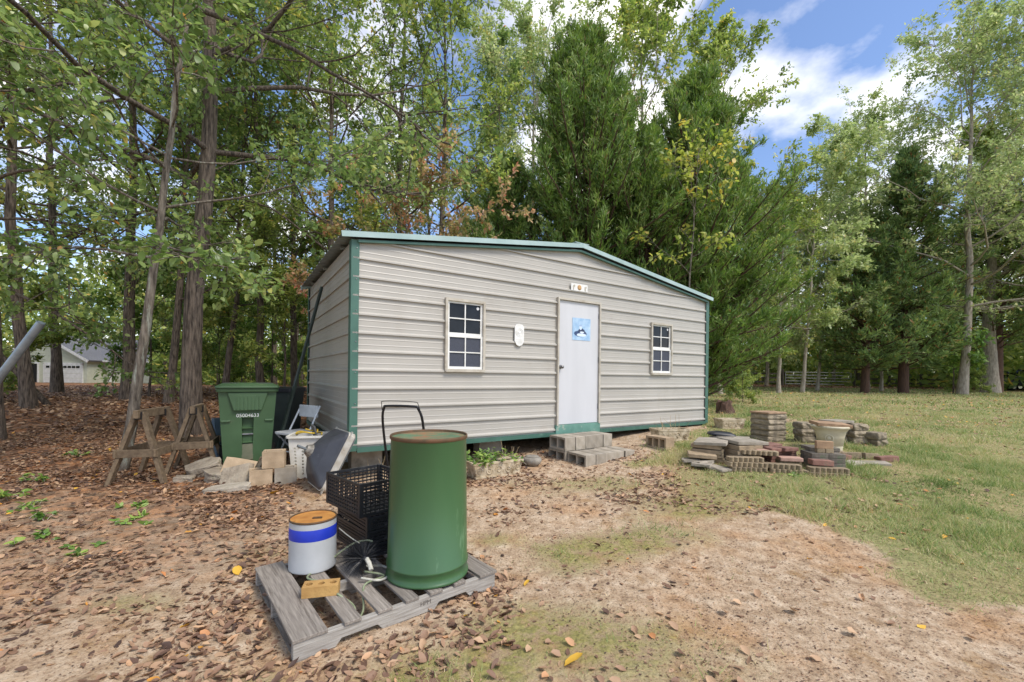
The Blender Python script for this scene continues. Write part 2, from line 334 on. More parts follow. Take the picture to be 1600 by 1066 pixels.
M_OAK2 = leafmat('gum_leaf', [(0, lin(98, 119, 62)), (.4, lin(139, 158, 85)), (.8, lin(184, 194, 113)), (.97, lin(214, 199, 111)), (1, lin(214, 156, 92))], .48, .42)
M_POPLAR = leafmat('pale_leaf', [(0, lin(126, 146, 92)), (.4, lin(162, 178, 118)), (.8, lin(202, 208, 156)), (.97, lin(212, 202, 136)), (1, lin(200, 164, 104))], .48, .42)
M_YEL = leafmat('yellowing_leaf', [(0, lin(116, 138, 62)), (.35, lin(156, 170, 84)), (.7, lin(200, 200, 112)), (.93, lin(214, 186, 92)), (1, lin(206, 140, 76))], .45, .5)
M_DOGW = leafmat('russet_leaf', [(0, lin(126, 136, 80)), (.35, lin(168, 158, 106)), (.65, lin(204, 168, 132)), (.92, lin(206, 142, 116)), (1, lin(206, 100, 72))], .4, .5)
M_CEDAR = leafmat('cedar_spray', [(0, lin(70, 97, 45)), (.4, lin(106, 136, 62)), (.8, lin(146, 165, 89)), (.98, lin(169, 178, 108)), (1, lin(138, 112, 76))], .34, .5)
M_CEDAR2 = leafmat('dull_cedar_spray', [(0, lin(72, 98, 58)), (.4, lin(112, 138, 80)), (.75, lin(152, 170, 100)), (.9, lin(170, 156, 98)), (1, lin(176, 120, 78))], .32, .55)
M_SHRUB = leafmat('shrub_leaf', [(0, lin(75, 104, 50)), (.5, lin(116, 150, 70)), (1, lin(170, 189, 98))], .35, .5)
M_FAR = leafmat('far_leaf', [(0, lin(86, 109, 56)), (.5, lin(132, 152, 79)), (.9, lin(180, 186, 104)), (1, lin(209, 180, 95))], .4, .6)
M_GRASS = leafmat('grass_blade', [(0, lin(72, 96, 46)), (.3, lin(110, 136, 70)), (.55, lin(150, 168, 104)), (.78, lin(186, 182, 126)), (1, lin(212, 196, 154))], .3, .6)
M_BRISTLE = surf('black_bristle', lin(30, 32, 38), lin(22, 24, 28), 10, .4)
M_STRAW = surf('dry_stalk', lin(186, 166, 128), lin(150, 130, 96), 10, .8)

# ------------------------------------------------------------------ ground
def zones(x, y):
    """grass, leaf litter, moss and damp-clay amounts at a place"""
    x = np.asarray(x, float); y = np.asarray(y, float)
    n1 = fbm(x * .9, y * .9, 3); n2 = fbm(x * 2.3, y * 2.3, 11); n3 = fbm(x * .45 + 9, y * .45, 23)
    xb = np.interp(y, [0, 2.2, 2.8, 3.3, 4.0, 4.5, 5.7, 7.0, 8.6, 10, 14], [3.9, 3.35, 3.15, 2.95, 2.85, 2.35, 1.85, 2.3, 4.0, 4.3, 2])
    grass = sm((x - xb + (n1 - .5) * 1.3 + (n2 - .5) * .7) / .45 + .5)
    bare = sm(1 - np.hypot((x - 6.2) / 1.8, (y - 10.2) / 1.0)) * .9
    grass = grass * (1 - bare)
    lim = np.interp(y, [1.5, 3, 4.3, 5.2, 40], [-2.6, -2.0, -1.7, -2.6, -2.6])
    litter = sm((lim - x + (n1 - .5) * 1.6) / 1.1 + .35)
    litter = np.maximum(litter * np.interp(y, [1.5, 2.6, 4, 5.2], [.12, .28, .6, 1]), sm((y - 33 + (n3 - .5) * 6) / 2.5))
    litter = np.maximum(litter, .85 * sm((y - 9.5) / 1.5) * sm((3.0 - x) / 1.5))
    def blob(cx, cy, rx, ry, a=0):
        ca, sa = math.cos(a), math.sin(a); u = ((x - cx) * ca + (y - cy) * sa) / rx; v = (-(x - cx) * sa + (y - cy) * ca) / ry
        return sm(1.25 - np.sqrt(u * u + v * v) + (n2 - .5) * 1.1)
    moss = blob(.95, 3.55, 1.0, .3, .35) + blob(.45, 2.25, .75, .42, -.2) + blob(-.35, 1.95, .5, .3) + blob(1.9, 4.5, .9, .45, .3) + blob(2.6, 5.1, .9, .4) + .8 * blob(-2.3, 2.6, .3, .15) + .7 * blob(-1.9, 3.3, .3, .15) + .8 * blob(-1.2, 1.85, .35, .2) + .7 * blob(-.1, 3.6, .35, .2) + .6 * blob(.9, 5.2, .9, .4)
    moss = np.clip(moss, 0, 1) * (1 - litter * .6)
    return grass, litter, moss
def axis(lo, fine0, fine1, hi, st, g):
    a = list(np.arange(fine0, fine1, st)); v = fine1; s = st
    while v < hi: a.append(v); s *= g; v += s
    a.append(hi); b = []; v = fine0 - st; s = st
    while v > lo: b.append(v); s *= g; v -= s
    b.append(lo); return np.array(b[::-1] + a)
def micro(x, y):
    near = np.exp(-np.maximum(np.hypot(x, y) - 12, 0) / 6)
    return ((fbm(x * 1.6, y * 1.6, 41) - .5) * .035 + (fbm(x * 7, y * 7, 51, 3) - .5) * .026) * near
gx = axis(-700, -7, 7, 700, .07, 1.09); gy = axis(-60, 1.2, 10, 900, .07, 1.07)
XX, YY = np.meshgrid(gx, gy); ZZ = hgt(XX, YY)
ZZ = ZZ + micro(XX, YY)
nx, ny = len(gx), len(gy)
ii, jj = np.meshgrid(np.arange(ny - 1), np.arange(nx - 1), indexing='ij'); a = ii * nx + jj
T = np.stack([np.stack([a, a + 1, a + nx + 1], -1), np.stack([a, a + nx + 1, a + nx], -1)], 2).reshape(-1, 3)
gme = np_mesh('ground', np.stack([XX, YY, ZZ], -1).reshape(-1, 3), T, smooth=True)
gz, lz, mz = zones(XX.ravel(), YY.ravel())
za_ = gme.attributes.new('zone', 'FLOAT_COLOR', 'POINT'); za_.data.foreach_set('color', np.stack([gz, lz, mz, np.ones_like(gz)], -1).astype(np.float32).ravel())
m, n, b, o = new_mat('ground_soil')
at = n.nodes.new('ShaderNodeAttribute'); at.attribute_name = 'zone'; sp = n.nodes.new('ShaderNodeSeparateColor'); n.links.new(at.outputs['Color'], sp.inputs[0])
tcg = n.nodes.new('ShaderNodeTexCoord'); gv = tcg.outputs['Object']
f1 = noise(n, 1.3, 8, .62, gv); f2 = noise(n, 9, 8, .68, gv); f3 = noise(n, 38, 4, .6, gv); f4 = noise(n, .7, 4, .5, gv); f5 = noise(n, 3.1, 8, .7, gv)
f6 = noise(n, 130, 3, .6, gv); f7 = noise(n, 55, 6, .75, gv)
sand = ramp(n, f2, [(.28, lin(126, 105, 84)), (.45, lin(170, 147, 121)), (.62, lin(194, 174, 149)), (.8, lin(212, 198, 178))])
clay = ramp(n, f2, [(.28, lin(130, 98, 68)), (.5, lin(176, 140, 104)), (.75, lin(196, 163, 130))])
base = mixc(n, ramp(n, f1, [(.5, (0, 0, 0)), (.68, (1, 1, 1))]), sand, clay)
thatch = ramp(n, f5, [(.55, (0, 0, 0)), (.68, (.75, .75, .75))]); base = mixc(n, thatch, base, ramp(n, f3, [(.3, lin(112, 84, 50)), (.7, lin(170, 134, 88))]))
base = mixc(n, ramp(n, f7, [(.36, (.85, .85, .85)), (.47, (0, 0, 0))]), base, lin(92, 70, 54)); base = mixc(n, ramp(n, f6, [(.62, (0, 0, 0)), (.72, (.5, .5, .5))]), base, lin(228, 212, 196))
mossc = ramp(n, f3, [(.3, lin(92, 92, 44)), (.7, lin(146, 142, 76))])
mossm = n.nodes.new('ShaderNodeMath'); mossm.operation = 'MULTIPLY'; n.links.new(sp.outputs[2], mossm.inputs[0]); n.links.new(ramp(n, f2, [(.36, (0, 0, 0)), (.54, (.85, .85, .85))]), mossm.inputs[1])
base = mixc(n, mossm.outputs[0], base, mossc)
lawn = ramp(n, f2, [(.28, lin(104, 100, 66)), (.46, lin(132, 132, 88)), (.62, lin(156, 150, 106)), (.8, lin(178, 166, 130))])
lawn = mixc(n, ramp(n, f4, [(.42, (0, 0, 0)), (.66, (.65, .65, .65))]), lawn, lin(168, 146, 110)); lawn = mixc(n, ramp(n, f7, [(.4, (.8, .8, .8)), (.5, (0, 0, 0))]), lawn, lin(88, 84, 50))
ga = n.nodes.new('ShaderNodeMath'); ga.operation = 'MULTIPLY_ADD'; ga.inputs[1].default_value = 1.3; n.links.new(f7, ga.inputs[0]); n.links.new(sp.outputs[0], ga.inputs[2])
gm = n.nodes.new('ShaderNodeMapRange'); gm.inputs['From Min'].default_value = .92; gm.inputs['From Max'].default_value = 1.35; n.links.new(ga.outputs[0], gm.inputs['Value'])
base = mixc(n, gm.outputs[0], base, lawn)
vo = n.nodes.new('ShaderNodeTexVoronoi'); vo.inputs['Scale'].default_value = 13; n.links.new(gv, vo.inputs['Vector'])
vs_ = n.nodes.new('ShaderNodeSeparateColor'); n.links.new(vo.outputs['Color'], vs_.inputs[0])
lit = ramp(n, vs_.outputs[0], [(0, lin(62, 44, 34)), (.35, lin(104, 74, 54)), (.7, lin(142, 102, 74)), (1, lin(170, 118, 78))])
litm = n.nodes.new('ShaderNodeMath'); litm.operation = 'MULTIPLY'; n.links.new(sp.outputs[1], litm.inputs[0]); n.links.new(ramp(n, f5, [(.3, (.35, .35, .35)), (.5, (1, 1, 1))]), litm.inputs[1])
base = mixc(n, litm.outputs[0], base, lit)
n.links.new(base, b.inputs['Base Color']); b.inputs['Roughness'].default_value = .95; b.inputs['Specular IOR Level'].default_value = .15
ad = n.nodes.new('ShaderNodeMath'); ad.operation = 'MULTIPLY_ADD'; ad.inputs[1].default_value = .35; n.links.new(f3, ad.inputs[0]); n.links.new(f2, ad.inputs[2])
bump(n, b, ad.outputs[0], .9, .03)
tag(link('ground', gme, m), kind='structure')

# ------------------------------------------------------------------ the shed
SA = R(32.7); SO = Vector((-1.958, 5.235, 0)); SL, SW = 7.25, 3.64
ZB, ZE, ZP = .46, 3.04, 3.53
def S2W(s, d, z=0):           # shed frame to world
    return Vector((SO.x + math.cos(SA) * s - math.sin(SA) * d, SO.y + math.sin(SA) * s + math.cos(SA) * d, z))
shed = empty('metal_shed', SO, SA, 'long beige ribbed metal shed with green corner trim and white door', 'shed')
DOOR = (3.17, 4.11, ZB + .01, 2.68); W1 = (1.22, 1.83, 1.47, 2.45); W2 = (5.44, 6.05, 1.48, 2.44)
def prof(z0, z1, extra=()):
    pts = {z0: 0.0, z1: 0.0}; ribs = []
    k = 0
    while True:
        zr = .545 + .2286 * k
        if zr > z1 + .1: break
        ribs.append((zr, .027, -.0165, -.015, .004, .026)); ribs.append((zr + .0762, .0026, -.006, -.0045, .001, .01)); ribs.append((zr + .1524, .0026, -.006, -.0045, .001, .01)); k += 1
    def dep(z):
        d = 0
        for c, h, a, b, e, g in ribs:
            d = max(d, float(np.interp(z - c, [a, b, e, g], [0, h, h, 0])))
        return d
    zs = {z0, z1, *extra}
    for c, h, *qs in ribs:
        for q in qs:
            if z0 < c + q < z1: zs.add(c + q)
    zs = sorted(zs); return [(z, dep(z)) for z in zs]
def siding(name, length, place, gable, opens):
    """ribbed sheet wall; place(s, out, z) gives the point in the shed frame"""
    pk = ZP if gable else ZE
    P = prof(ZB + .035, pk - .01, [o[2] for o in opens] + [o[3] for o in opens] + [ZE]); mb = MB()
    def lim(z):
        if z <= ZE: return 0.0, length
        q = (z - ZE) / (ZP - ZE) * length / 2; return q, length - q
    for (z0, d0), (z1, d1) in zip(P[:-1], P[1:]):
        a0, b0 = lim(z0); a1, b1 = lim(z1); cuts = sorted([o for o in opens if o[2] <= z0 + 1e-6 and o[3] >= z1 - 1e-6])
        segs = []; s0 = (a0, a1)
        for o in cuts: segs.append((s0, (o[0], o[0]))); s0 = (o[1], o[1])
        segs.append((s0, (b0, b1)))
        for (l0, l1), (r0, r1) in segs:
            mb.add([place(l0, d0, z0), place(r0, d0, z0), place(r1, d1, z1), place(l1, d1, z1)], [(0, 1, 2, 3)])
    return mb.build(name, M_SIDING, shed)
siding('front_siding', SL, lambda s, q, z: (s, -q, z), True, [DOOR, W1, W2])
siding('back_siding', SL, lambda s, q, z: (SL - s, SW + q, z), True, [])
siding('side_siding', SW, lambda s, q, z: (-q, SW - s, z), False, [])
siding('side_siding', SW, lambda s, q, z: (SL + q, s, z), False, [])
MB().box((SL / 2, SW / 2, ZB + .06), (SL - .06, SW - .06, .1)).build('floor_deck', M_FENCE, shed)
for x, y in ((0, 0), (SL, 0), (SL, SW), (0, SW)):          # corner trims, an L of folded sheet
    sx = 1 if x == 0 else -1; sy = 1 if y == 0 else -1
    mb = MB().box((x + sx * .022, y - sy * .024, (ZB + ZE) / 2), (.1, .006, ZE - ZB)).box((x - sx * .025, y + sy * .022, (ZB + ZE) / 2), (.006, .098, ZE - ZB))
    ct = mb.build('corner_trim', M_TRIM, shed)
    for k in range(7):
        MB().lathe([(0, 0), (.009, 0), (.006, .005), (0, .006)], 8, M=Matrix.Rotation(R(90), 3, 'X')).build('screw', M_STEEL, ct, (x + sx * .04, y - sy * .0275, ZB + .2 + k * .38))
for (a, b2) in (((.07, -.012), (DOOR[0] - .02, -.012)), ((DOOR[1] + .02, -.012), (SL - .07, -.012)), ((.07, SW + .012), (SL - .07, SW + .012)), ((-.012, .07), (-.012, SW - .07)), ((SL + .012, .07), (SL + .012, SW - .07))):
    MB().beam((*a, ZB + .012), (*b2, ZB + .012), .05, .06).build('base_rail', M_TRIM, shed)
# roof: two ribbed sheets, ribs running down the slope
ov, of = .15, .09
def roof_sheet(side):
    mb = MB(); nrib = 16; ys = []; y0, y1 = -of, SW + of
    for k in range(nrib + 1):
        c = y0 + (y1 - y0) * k / nrib
        for q, h in ((-.03, 0), (-.013, .02), (.013, .02), (.03, 0)):
            if y0 <= c + q <= y1: ys.append((c + q, h))
    sl = (ZP - ZE) / (SL / 2); ovs = ov if side < 0 else .06; xe = -ov if side < 0 else SL + ovs; ze = ZE - sl * ovs
    for (ya, ha), (yb, hb) in zip(ys[:-1], ys[1:]):
        mb.add([(xe, ya, ze + .05 + ha), (SL / 2, ya, ZP + .05 + ha), (SL / 2, yb, ZP + .05 + hb), (xe, yb, ze + .05 + hb)], [(0, 1, 2, 3)])
    for y in (.5, SW / 2, SW - .5):
        mb.beam((xe * .3 if side < 0 else SL - .05, y, ze + .03), (SL / 2, y, ZP + .01), .05, .03)
    return mb.build('roof_sheet', M_ROOF, shed)
roof_sheet(-1); roof_sheet(1)
for yy in (-of - .006, SW + of + .006):
    for a, b2 in (((-ov, ZE - .49 / 3.625 * ov + .03), (SL / 2, ZP + .03)), ((SL / 2 + .001, ZP + .032), (SL + .06, ZE - .49 / 3.625 * .06 + .032))):
        MB().beam((a[0], yy, a[1] + .015), (b2[0], yy, b2[1] + .015), .012, .068).build('gable_trim', M_ROOFTRIM, shed)
MB().beam((SL / 2, -of, ZP + .085), (SL / 2, SW + of, ZP + .085), .3, .012).build('ridge_cap', M_ROOFTRIM, shed)
mb = MB()
for a, b2 in (((0.05, ZE - .02), (SL / 2, ZP - .03)), ((SL / 2, ZP - .03), (SL - .05, ZE - .02))): mb.beam((a[0], -.045, a[1]), (b2[0], -.045, b2[1]), .04, .03)
mb.build('soffit_strip', M_TRIM, shed)
# windows
def window(o):
    s0, s1, z0, z1 = o; cx, cz = (s0 + s1) / 2, (z0 + z1) / 2; wd, ht = s1 - s0, z1 - z0
    wn = MB().box((s0 + .012, -.012, cz), (.036, .07, ht + .03)).box((s1 - .012, -.012, cz), (.036, .07, ht + .03)).box((cx, -.012, z1), (wd - .012, .068, .036)).box((cx, -.018, z0), (wd - .012, .08, .04)).build('window', M_FRAME, shed)
    x0, x1 = s0 + .03, s1 - .03; zb, zt = z0 + .02, z1 - .018; zm = (zb + zt) / 2
    for up, za, zc, dy in ((1, zm, zt, -.004), (0, zb, zm, -.018)):
        sash = MB().box((x0 + .016, dy, (za + zc) / 2), (.032, .02, zc - za)).box((x1 - .016, dy, (za + zc) / 2), (.032, .02, zc - za)).box((cx, dy - .001, za + .018), (x1 - x0 - .06, .02, .036)).box((cx, dy - .001, zc - .014), (x1 - x0 - .06, .02, .028))
        sash.box((cx, dy - .002, (za + zc) / 2), (.016, .014, zc - za - .05)).box((cx, dy - .003, (za + zc) / 2), (x1 - x0 - .06, .013, .016))
        sash.build('sash', M_VINYL, wn)
        for px in (-1, 1):
            for pz in (-1, 1):
                MB().box((cx + px * (x1 - x0) / 4, dy + .008, (za + zc) / 2 + pz * (zc - za) / 4), ((x1 - x0) / 2 - .012, .004, (zc - za) / 2 - .012)).build('pane', M_GLASS if up else M_SCREEN, wn)
    MB().lathe([(0, 0), (.022, 0), (.022, .002), (0, .002)], 16, M=Matrix.Rotation(R(90), 3, 'X')).build('sticker', M_WHITE, wn, (x1 - .07, .001, zt - .07))
window(W1); window(W2)
# door
s0, s1, z0, z1 = DOOR
fr = MB().box((s0 + .012, -.012, (z0 + z1) / 2 + .07), (.03, .075, z1 - z0 - .14)).box((s1 - .012, -.012, (z0 + z1) / 2 + .07), (.03, .075, z1 - z0 - .14)).box(((s0 + s1) / 2, -.013, z1 - .01), (s1 - s0 + .01, .077, .035)).build('door_frame', M_FRAME, shed)
MB().box(((s0 + s1) / 2, -.014, z0 + .07), (s1 - s0 + .03, .05, .16)).build('threshold_board', M_SILL, shed)
door = MB().box(((s0 + s1) / 2, .005, (z0 + .155 + z1 - .03) / 2), (s1 - s0 - .05, .04, z1 - z0 - .185)).build('door', M_DOOR, shed, bevel=.003)
kb = Matrix.Rotation(R(90), 3, 'X')
MB().lathe([(0, 0), (.034, 0), (.034, .006), (.014, .01), (.013, .035), (.026, .045), (.029, .06), (.022, .072), (0, .075)], 20, M=kb).build('door_knob', M_STEEL, door, (s0 + .075, -.015, 1.56), smooth=True)
for z in (.9, 1.7, 2.45): MB().box((s1 - .028, -.02, z), (.012, .014, .09)).build('hinge', M_STEEL, door)
# piers under the shed
for x in (.3, 2.2, 5.2, 6.9):
    for y in (.5, 1.9, 3.2):
        p = S2W(x, y); zg = G(p.x, p.y) - .05
        if ZB - zg > .06: MB().box((x, y, (ZB + .012 + zg) / 2), (.4, .2, ZB - zg)).build('pier', M_CMU, shed)
# things hung on the shed
SR = (0, 0, SA)
def poster_mat():
    m, n, b, o = new_mat('poster_print'); tcx = n.nodes.new('ShaderNodeTexCoord'); v = tcx.outputs['Object']
    f = noise(n, 9, 5, .6, v); c = ramp(n, f, [(.3, lin(128, 166, 200)), (.7, lin(180, 204, 224))])
    def ell(x, z, rx, rz, colr, c, wob=.25):
        mp = n.nodes.new('ShaderNodeMapping'); mp.vector_type = 'POINT'; mp.inputs['Location'].default_value = (-x / rx, 0, -z / rz); mp.inputs['Scale'].default_value = (1 / rx, 0, 1 / rz); n.links.new(v, mp.inputs['Vector'])
        l = n.nodes.new('ShaderNodeVectorMath'); l.operation = 'LENGTH'; n.links.new(mp.outputs[0], l.inputs[0])
        a = n.nodes.new('ShaderNodeMath'); a.operation = 'MULTIPLY_ADD'; a.inputs[1].default_value = wob; n.links.new(noise(n, 30, 3, .6, v), a.inputs[0]); n.links.new(l.outputs['Value'], a.inputs[2])
        mr = n.nodes.new('ShaderNodeMapRange'); mr.inputs['From Min'].default_value = .98 + wob * .5; mr.inputs['From Max'].default_value = 1.1 + wob * .5; mr.inputs['To Min'].default_value = 1; mr.inputs['To Max'].default_value = 0; n.links.new(a.outputs[0], mr.inputs['Value'])
        return mixc(n, mr.outputs[0], c, colr)
    c = ell(-.02, -.075, .135, .05, lin(44, 66, 104), c, .5); c = ell(0, -.035, .07, .05, lin(30, 44, 74), c, .5); c = ell(.0, -.095, .1, .026, lin(206, 220, 238), c, .4)
    c = ell(-.02, .03, .028, .04, lin(196, 212, 232), c); c = ell(.01, -.05, .045, .014, lin(210, 222, 240), c, .4); c = ell(-.02, .062, .03, .014, lin(150, 170, 200), c)
    n.links.new(c, b.inputs['Base Color']); b.inputs['Roughness'].default_value = .4; return m
po = MB().box((0, 0, 0), (.4, .004, .37)).build('door_poster', poster_mat(), None, S2W(3.69, -.0185, 2.2), SR); tag(po, 'blue printed picture stuck on the white shed door', 'poster')
def plaque_pts():
    p = [(-.085, -.1), (-.05, -.155), (0, -.175), (.05, -.155), (.085, -.1), (.085, .12), (.055, .155), (0, .165), (-.055, .155), (-.085, .12)]; return p
pl = empty('wall_plaque', S2W(2.43, -.024, 2.03), SA, 'white embossed plaque on the siding between window and door', 'plaque')
MB().prism(plaque_pts(), -.012, 0).build('plate', M_VINYL, pl, bevel=.003)
for r in (.062, .04): MB().tube([(r * math.cos(t), -.013, .035 + r * math.sin(t)) for t in np.linspace(0, 2 * math.pi, 25)], .004, 6, False).build('embossed_ring', M_VINYL, pl)
MB().lathe([(0, -.02), (.02, -.018), (.026, -.01), (0, -.01)], 12, M=Matrix.Rotation(R(-90), 3, 'X')).build('boss', M_VINYL, pl, (0, 0, .035))
for z in (-.07, -.1): MB().box((0, -.013, z), (.1, .005, .012)).build('embossed_bar', M_VINYL, pl)
dsn = empty('door_sign', S2W(3.62, -.026, 2.89), SA, 'small white strip sign with tan rosette above the shed door', 'sign')
MB().box((0, -.004, 0), (.36, .01, .12)).build('board', M_VINYL, dsn, bevel=.002)
MB().lathe([(0, -.022), (.03, -.02), (.046, -.01), (0, -.009)], 10, M=Matrix.Rotation(R(-90), 3, 'X')).build('rosette', surf('rosette_tan', lin(196, 158, 108), lin(170, 130, 84), 20, .7), dsn)
for sx, wv in ((-1, .02), (1, .03)): MB().box((sx * .13, -.011, -.01), (wv, .006, .07)).box((sx * .13 + .02, -.0112, .02), (.02, .006, .03)).build('ornament', M_FRAME, dsn)
tg = MB().beam(S2W(-.75, 1.25, .12), S2W(-.1, 1.6, 2.72), .035, .035).build('leaning_pole', M_DKPOLE); tag(tg, 'dark green pole leaning against the shed side wall', 'pole')
bd = MB().box((0, 0, .33), (.3, .018, .66)).build('leaning_board', M_BOARD, None, S2W(-.2, .55, G(-2.3, 5.6) - .01), (R(13), 0, SA - R(90))); tag(bd, 'thin grey board leaning against the shed side wall', 'board')

# ------------------------------------------------------------------ concrete blocks
def block_mesh(name, L=.395, W=.195, H=.195, ncore=2):
    """hollow block, cores along local y (depth W here), length along x, height z"""
    web = .032; cw = (L - web * (ncore + 1)) / ncore; xs = [0]
    for i in range(ncore): xs += [xs[-1] + web, xs[-1] + web + cw]
    xs.append(L); xs = [x - L / 2 for x in xs]; zs = [0, .032, H - .032, H]
    mb = MB(); ny_ = (-W / 2, W / 2)
    for i in range(len(xs) - 1):
        for k in range(3):
            core = (i % 2 == 1 and k == 1)
            x0, x1, z0, z1 = xs[i], xs[i + 1], zs[k], zs[k + 1]
            if core:
                for q in (((x0, z0), (x1, z0)), ((x1, z0), (x1, z1)), ((x1, z1), (x0, z1)), ((x0, z1), (x0, z0))):
                    (a, c), (e, f) = q; mb.add([(a, ny_[0], c), (e, ny_[0], f), (e, ny_[1], f), (a, ny_[1], c)], [(3, 2, 1, 0)])
            else:
                mb.add([(x0, ny_[0], z0), (x1, ny_[0], z0), (x1, ny_[0], z1), (x0, ny_[0], z1)], [(0, 1, 2, 3)]); mb.add([(x0, ny_[1], z0), (x1, ny_[1], z0), (x1, ny_[1], z1), (x0, ny_[1], z1)], [(3, 2, 1, 0)])
    x0, x1 = -L / 2, L / 2
    mb.add([(x0, ny_[0], 0), (x1, ny_[0], 0), (x1, ny_[1], 0), (x0, ny_[1], 0)], [(3, 2, 1, 0)]); mb.add([(x0, ny_[0], H), (x1, ny_[0], H), (x1, ny_[1], H), (x0, ny_[1], H)], [(0, 1, 2, 3)])
    mb.add([(x0, ny_[0], 0), (x0, ny_[1], 0), (x0, ny_[1], H), (x0, ny_[0], H)], [(3, 2, 1, 0)]); mb.add([(x1, ny_[0], 0), (x1, ny_[1], 0), (x1, ny_[1], H), (x1, ny_[0], H)], [(0, 1, 2, 3)])
    me = mb.mesh(name)
    import bmesh as _b
    bm = _b.new(); bm.from_mesh(me); _b.ops.remove_doubles(bm, verts=bm.verts, dist=1e-5); _b.ops.recalc_face_normals(bm, faces=bm.faces); bm.to_mesh(me); bm.free()
    return me
BLK = block_mesh('concrete_block', W=.188); BLK.materials.append(M_CMU)
BLKT = block_mesh('concrete_block_tan'); BLKT.materials.append(M_CMUTAN)
BLK3 = block_mesh('concrete_block_three_core', ncore=3); BLK3.materials.append(M_CMUTAN)
def blk(me, loc, rot, label, group=None, cat='concrete block', name='concrete_block'):
    o = bpy.data.objects.new(name, me); col.objects.link(o); o.location = loc; o.rotation_euler = rot
    bm = o.modifiers.new('bevel', 'BEVEL'); bm.width = .004; bm.segments = 2; bm.limit_method = 'ANGLE'
    return tag(o, label, cat, group)
zst = .1
for row, (dd, zz_, lab, grp) in enumerate(((.74, zst, 'grey hollow block in the front row of the step below the shed door', 'blocks of the lower step'), (.34, zst, 'grey hollow block underneath the upper step at the shed door', 'blocks under the upper step'), (.34, zst + .197, 'grey hollow block on top of the upper step at the shed door', 'blocks of the upper step'))):
    for i in range(5):
        s = 3.02 + i * .2 + (.04 if row == 0 else 0) + random.uniform(-.004, .004); p = S2W(s, -dd + random.uniform(-.022, .022), zz_ + (.002 if row == 2 else 0))
        # length points away from the wall, cores run along the wall
        blk(BLK, p, (random.uniform(-.006, .006), random.uniform(-.006, .006), SA + R(90) + random.uniform(-.04, .04)), lab, grp)
p = S2W(4.55, -.95); blk(BLK3, (p.x, p.y, G(p.x, p.y) - .01), (0, 0, R(-58)), 'single tan block with three cores on dirt between steps and trough')
HALF = block_mesh('half_block', L=.235, ncore=1); HALF.materials.append(M_CMUTAN); HALFG = block_mesh('half_block_grey', L=.235, ncore=1); HALFG.materials.append(M_CMU)
for x, y, rz, me, lab in ((-3.0, 5.06, 30, HALF, 'tan hollow block on the ground, left of the two under the stacked block'), (-2.76, 5.18, 26, HALFG, 'grey hollow block on the ground beside the white laundry basket')):
    blk(me, (x, y + .0975, G(x, y) + .0975 - .005), (R(90), 0, R(rz)), lab)
blk(HALF, (-2.88, 5.25, G(-2.88, 5.2) + .195 + .095), (R(90), 0, R(22)), 'tan block stacked on top of two blocks by the green cart')
# broken concrete by the cart
def chunk(name, dims, loc, rot, mat, label, seed, rough=.16, group=None):
    import bmesh as _b
    bm = _b.new(); _b.ops.create_cube(bm, size=1); _b.ops.subdivide_edges(bm, edges=bm.edges[:], cuts=3, use_grid_fill=True)
    r = random.Random(seed); off = [(r.uniform(-1, 1), r.uniform(-1, 1), r.uniform(-1, 1)) for _ in range(6)]
    for v in bm.verts:
        c = v.co.copy(); k = 1 + rough * (math.sin(c.x * 5 + off[0][0] * 6) * math.cos(c.y * 6 + off[1][0] * 6)); c.x *= k; c.y *= 1 + rough * math.sin(c.x * 7 + off[2][0] * 5)
        c.x += c.y * off[3][0] * .25; c.x += r.uniform(-1, 1) * rough * .25; c.y += r.uniform(-1, 1) * rough * .25; c.z += r.uniform(-1, 1) * rough * .22
        v.co = Vector((c.x * dims[0], c.y * dims[1], c.z * dims[2]))
    me = bpy.data.meshes.new(name); bm.to_mesh(me); bm.free()
    return tag(link(name, me, mat, None, loc, rot, bevel=.006), label, 'rubble', group)
chunk('concrete_chunk', (.34, .28, .12), (-3.88, 5.42, .2), (R(14), R(-18), .5), M_RUBBLE, 'pale broken slab chunk tilted on top of the rubble between sawhorse and cart', 1)
chunk('concrete_chunk', (.3, .22, .14), (-3.52, 5.2, .15), (R(6), R(8), -.3), M_RUBBLE, 'rounded rough concrete lump in front of the green cart', 2, .22)
chunk('concrete_chunk', (.3, .26, .1), (-3.75, 5.55, .12), (0, R(6), 1.1), M_RUBBLE, 'flat concrete lump under the tilted slab chunk', 3)
chunk('concrete_chunk', (.2, .15, .09), (-3.95, 5.2, .1), (0, 0, .3), M_RUBBLE, 'small grey stone at the foot of the sawhorse leg', 4)
chunk('concrete_slab', (.34, .05, .3), (-3.32, 5.26, .2), (R(-38), R(14), .35), M_CMUTAN, 'pinkish slab piece leaning behind the pale slab by the cart', 5, .08)
chunk('concrete_slab', (.3, .05, .3), (-3.24, 5.08, .17), (R(-42), R(-12), .1), M_RUBBLE, 'pale slab piece leaning in front of the green cart', 6, .07)
chunk('concrete_slab', (.44, .2, .06), (-3.18, 4.84, .1), (R(2), R(-5), .25), M_CMU, 'flat mossy slab wedge lying before the stacked blocks', 7, .1)
chunk('concrete_slab', (.05, .26, .3), (-3.1, 5.32, .24), (0, R(24), .2), M_DARKBLOCK, 'dark mossy slab leaning on the stacked block by the cart', 8, .06)

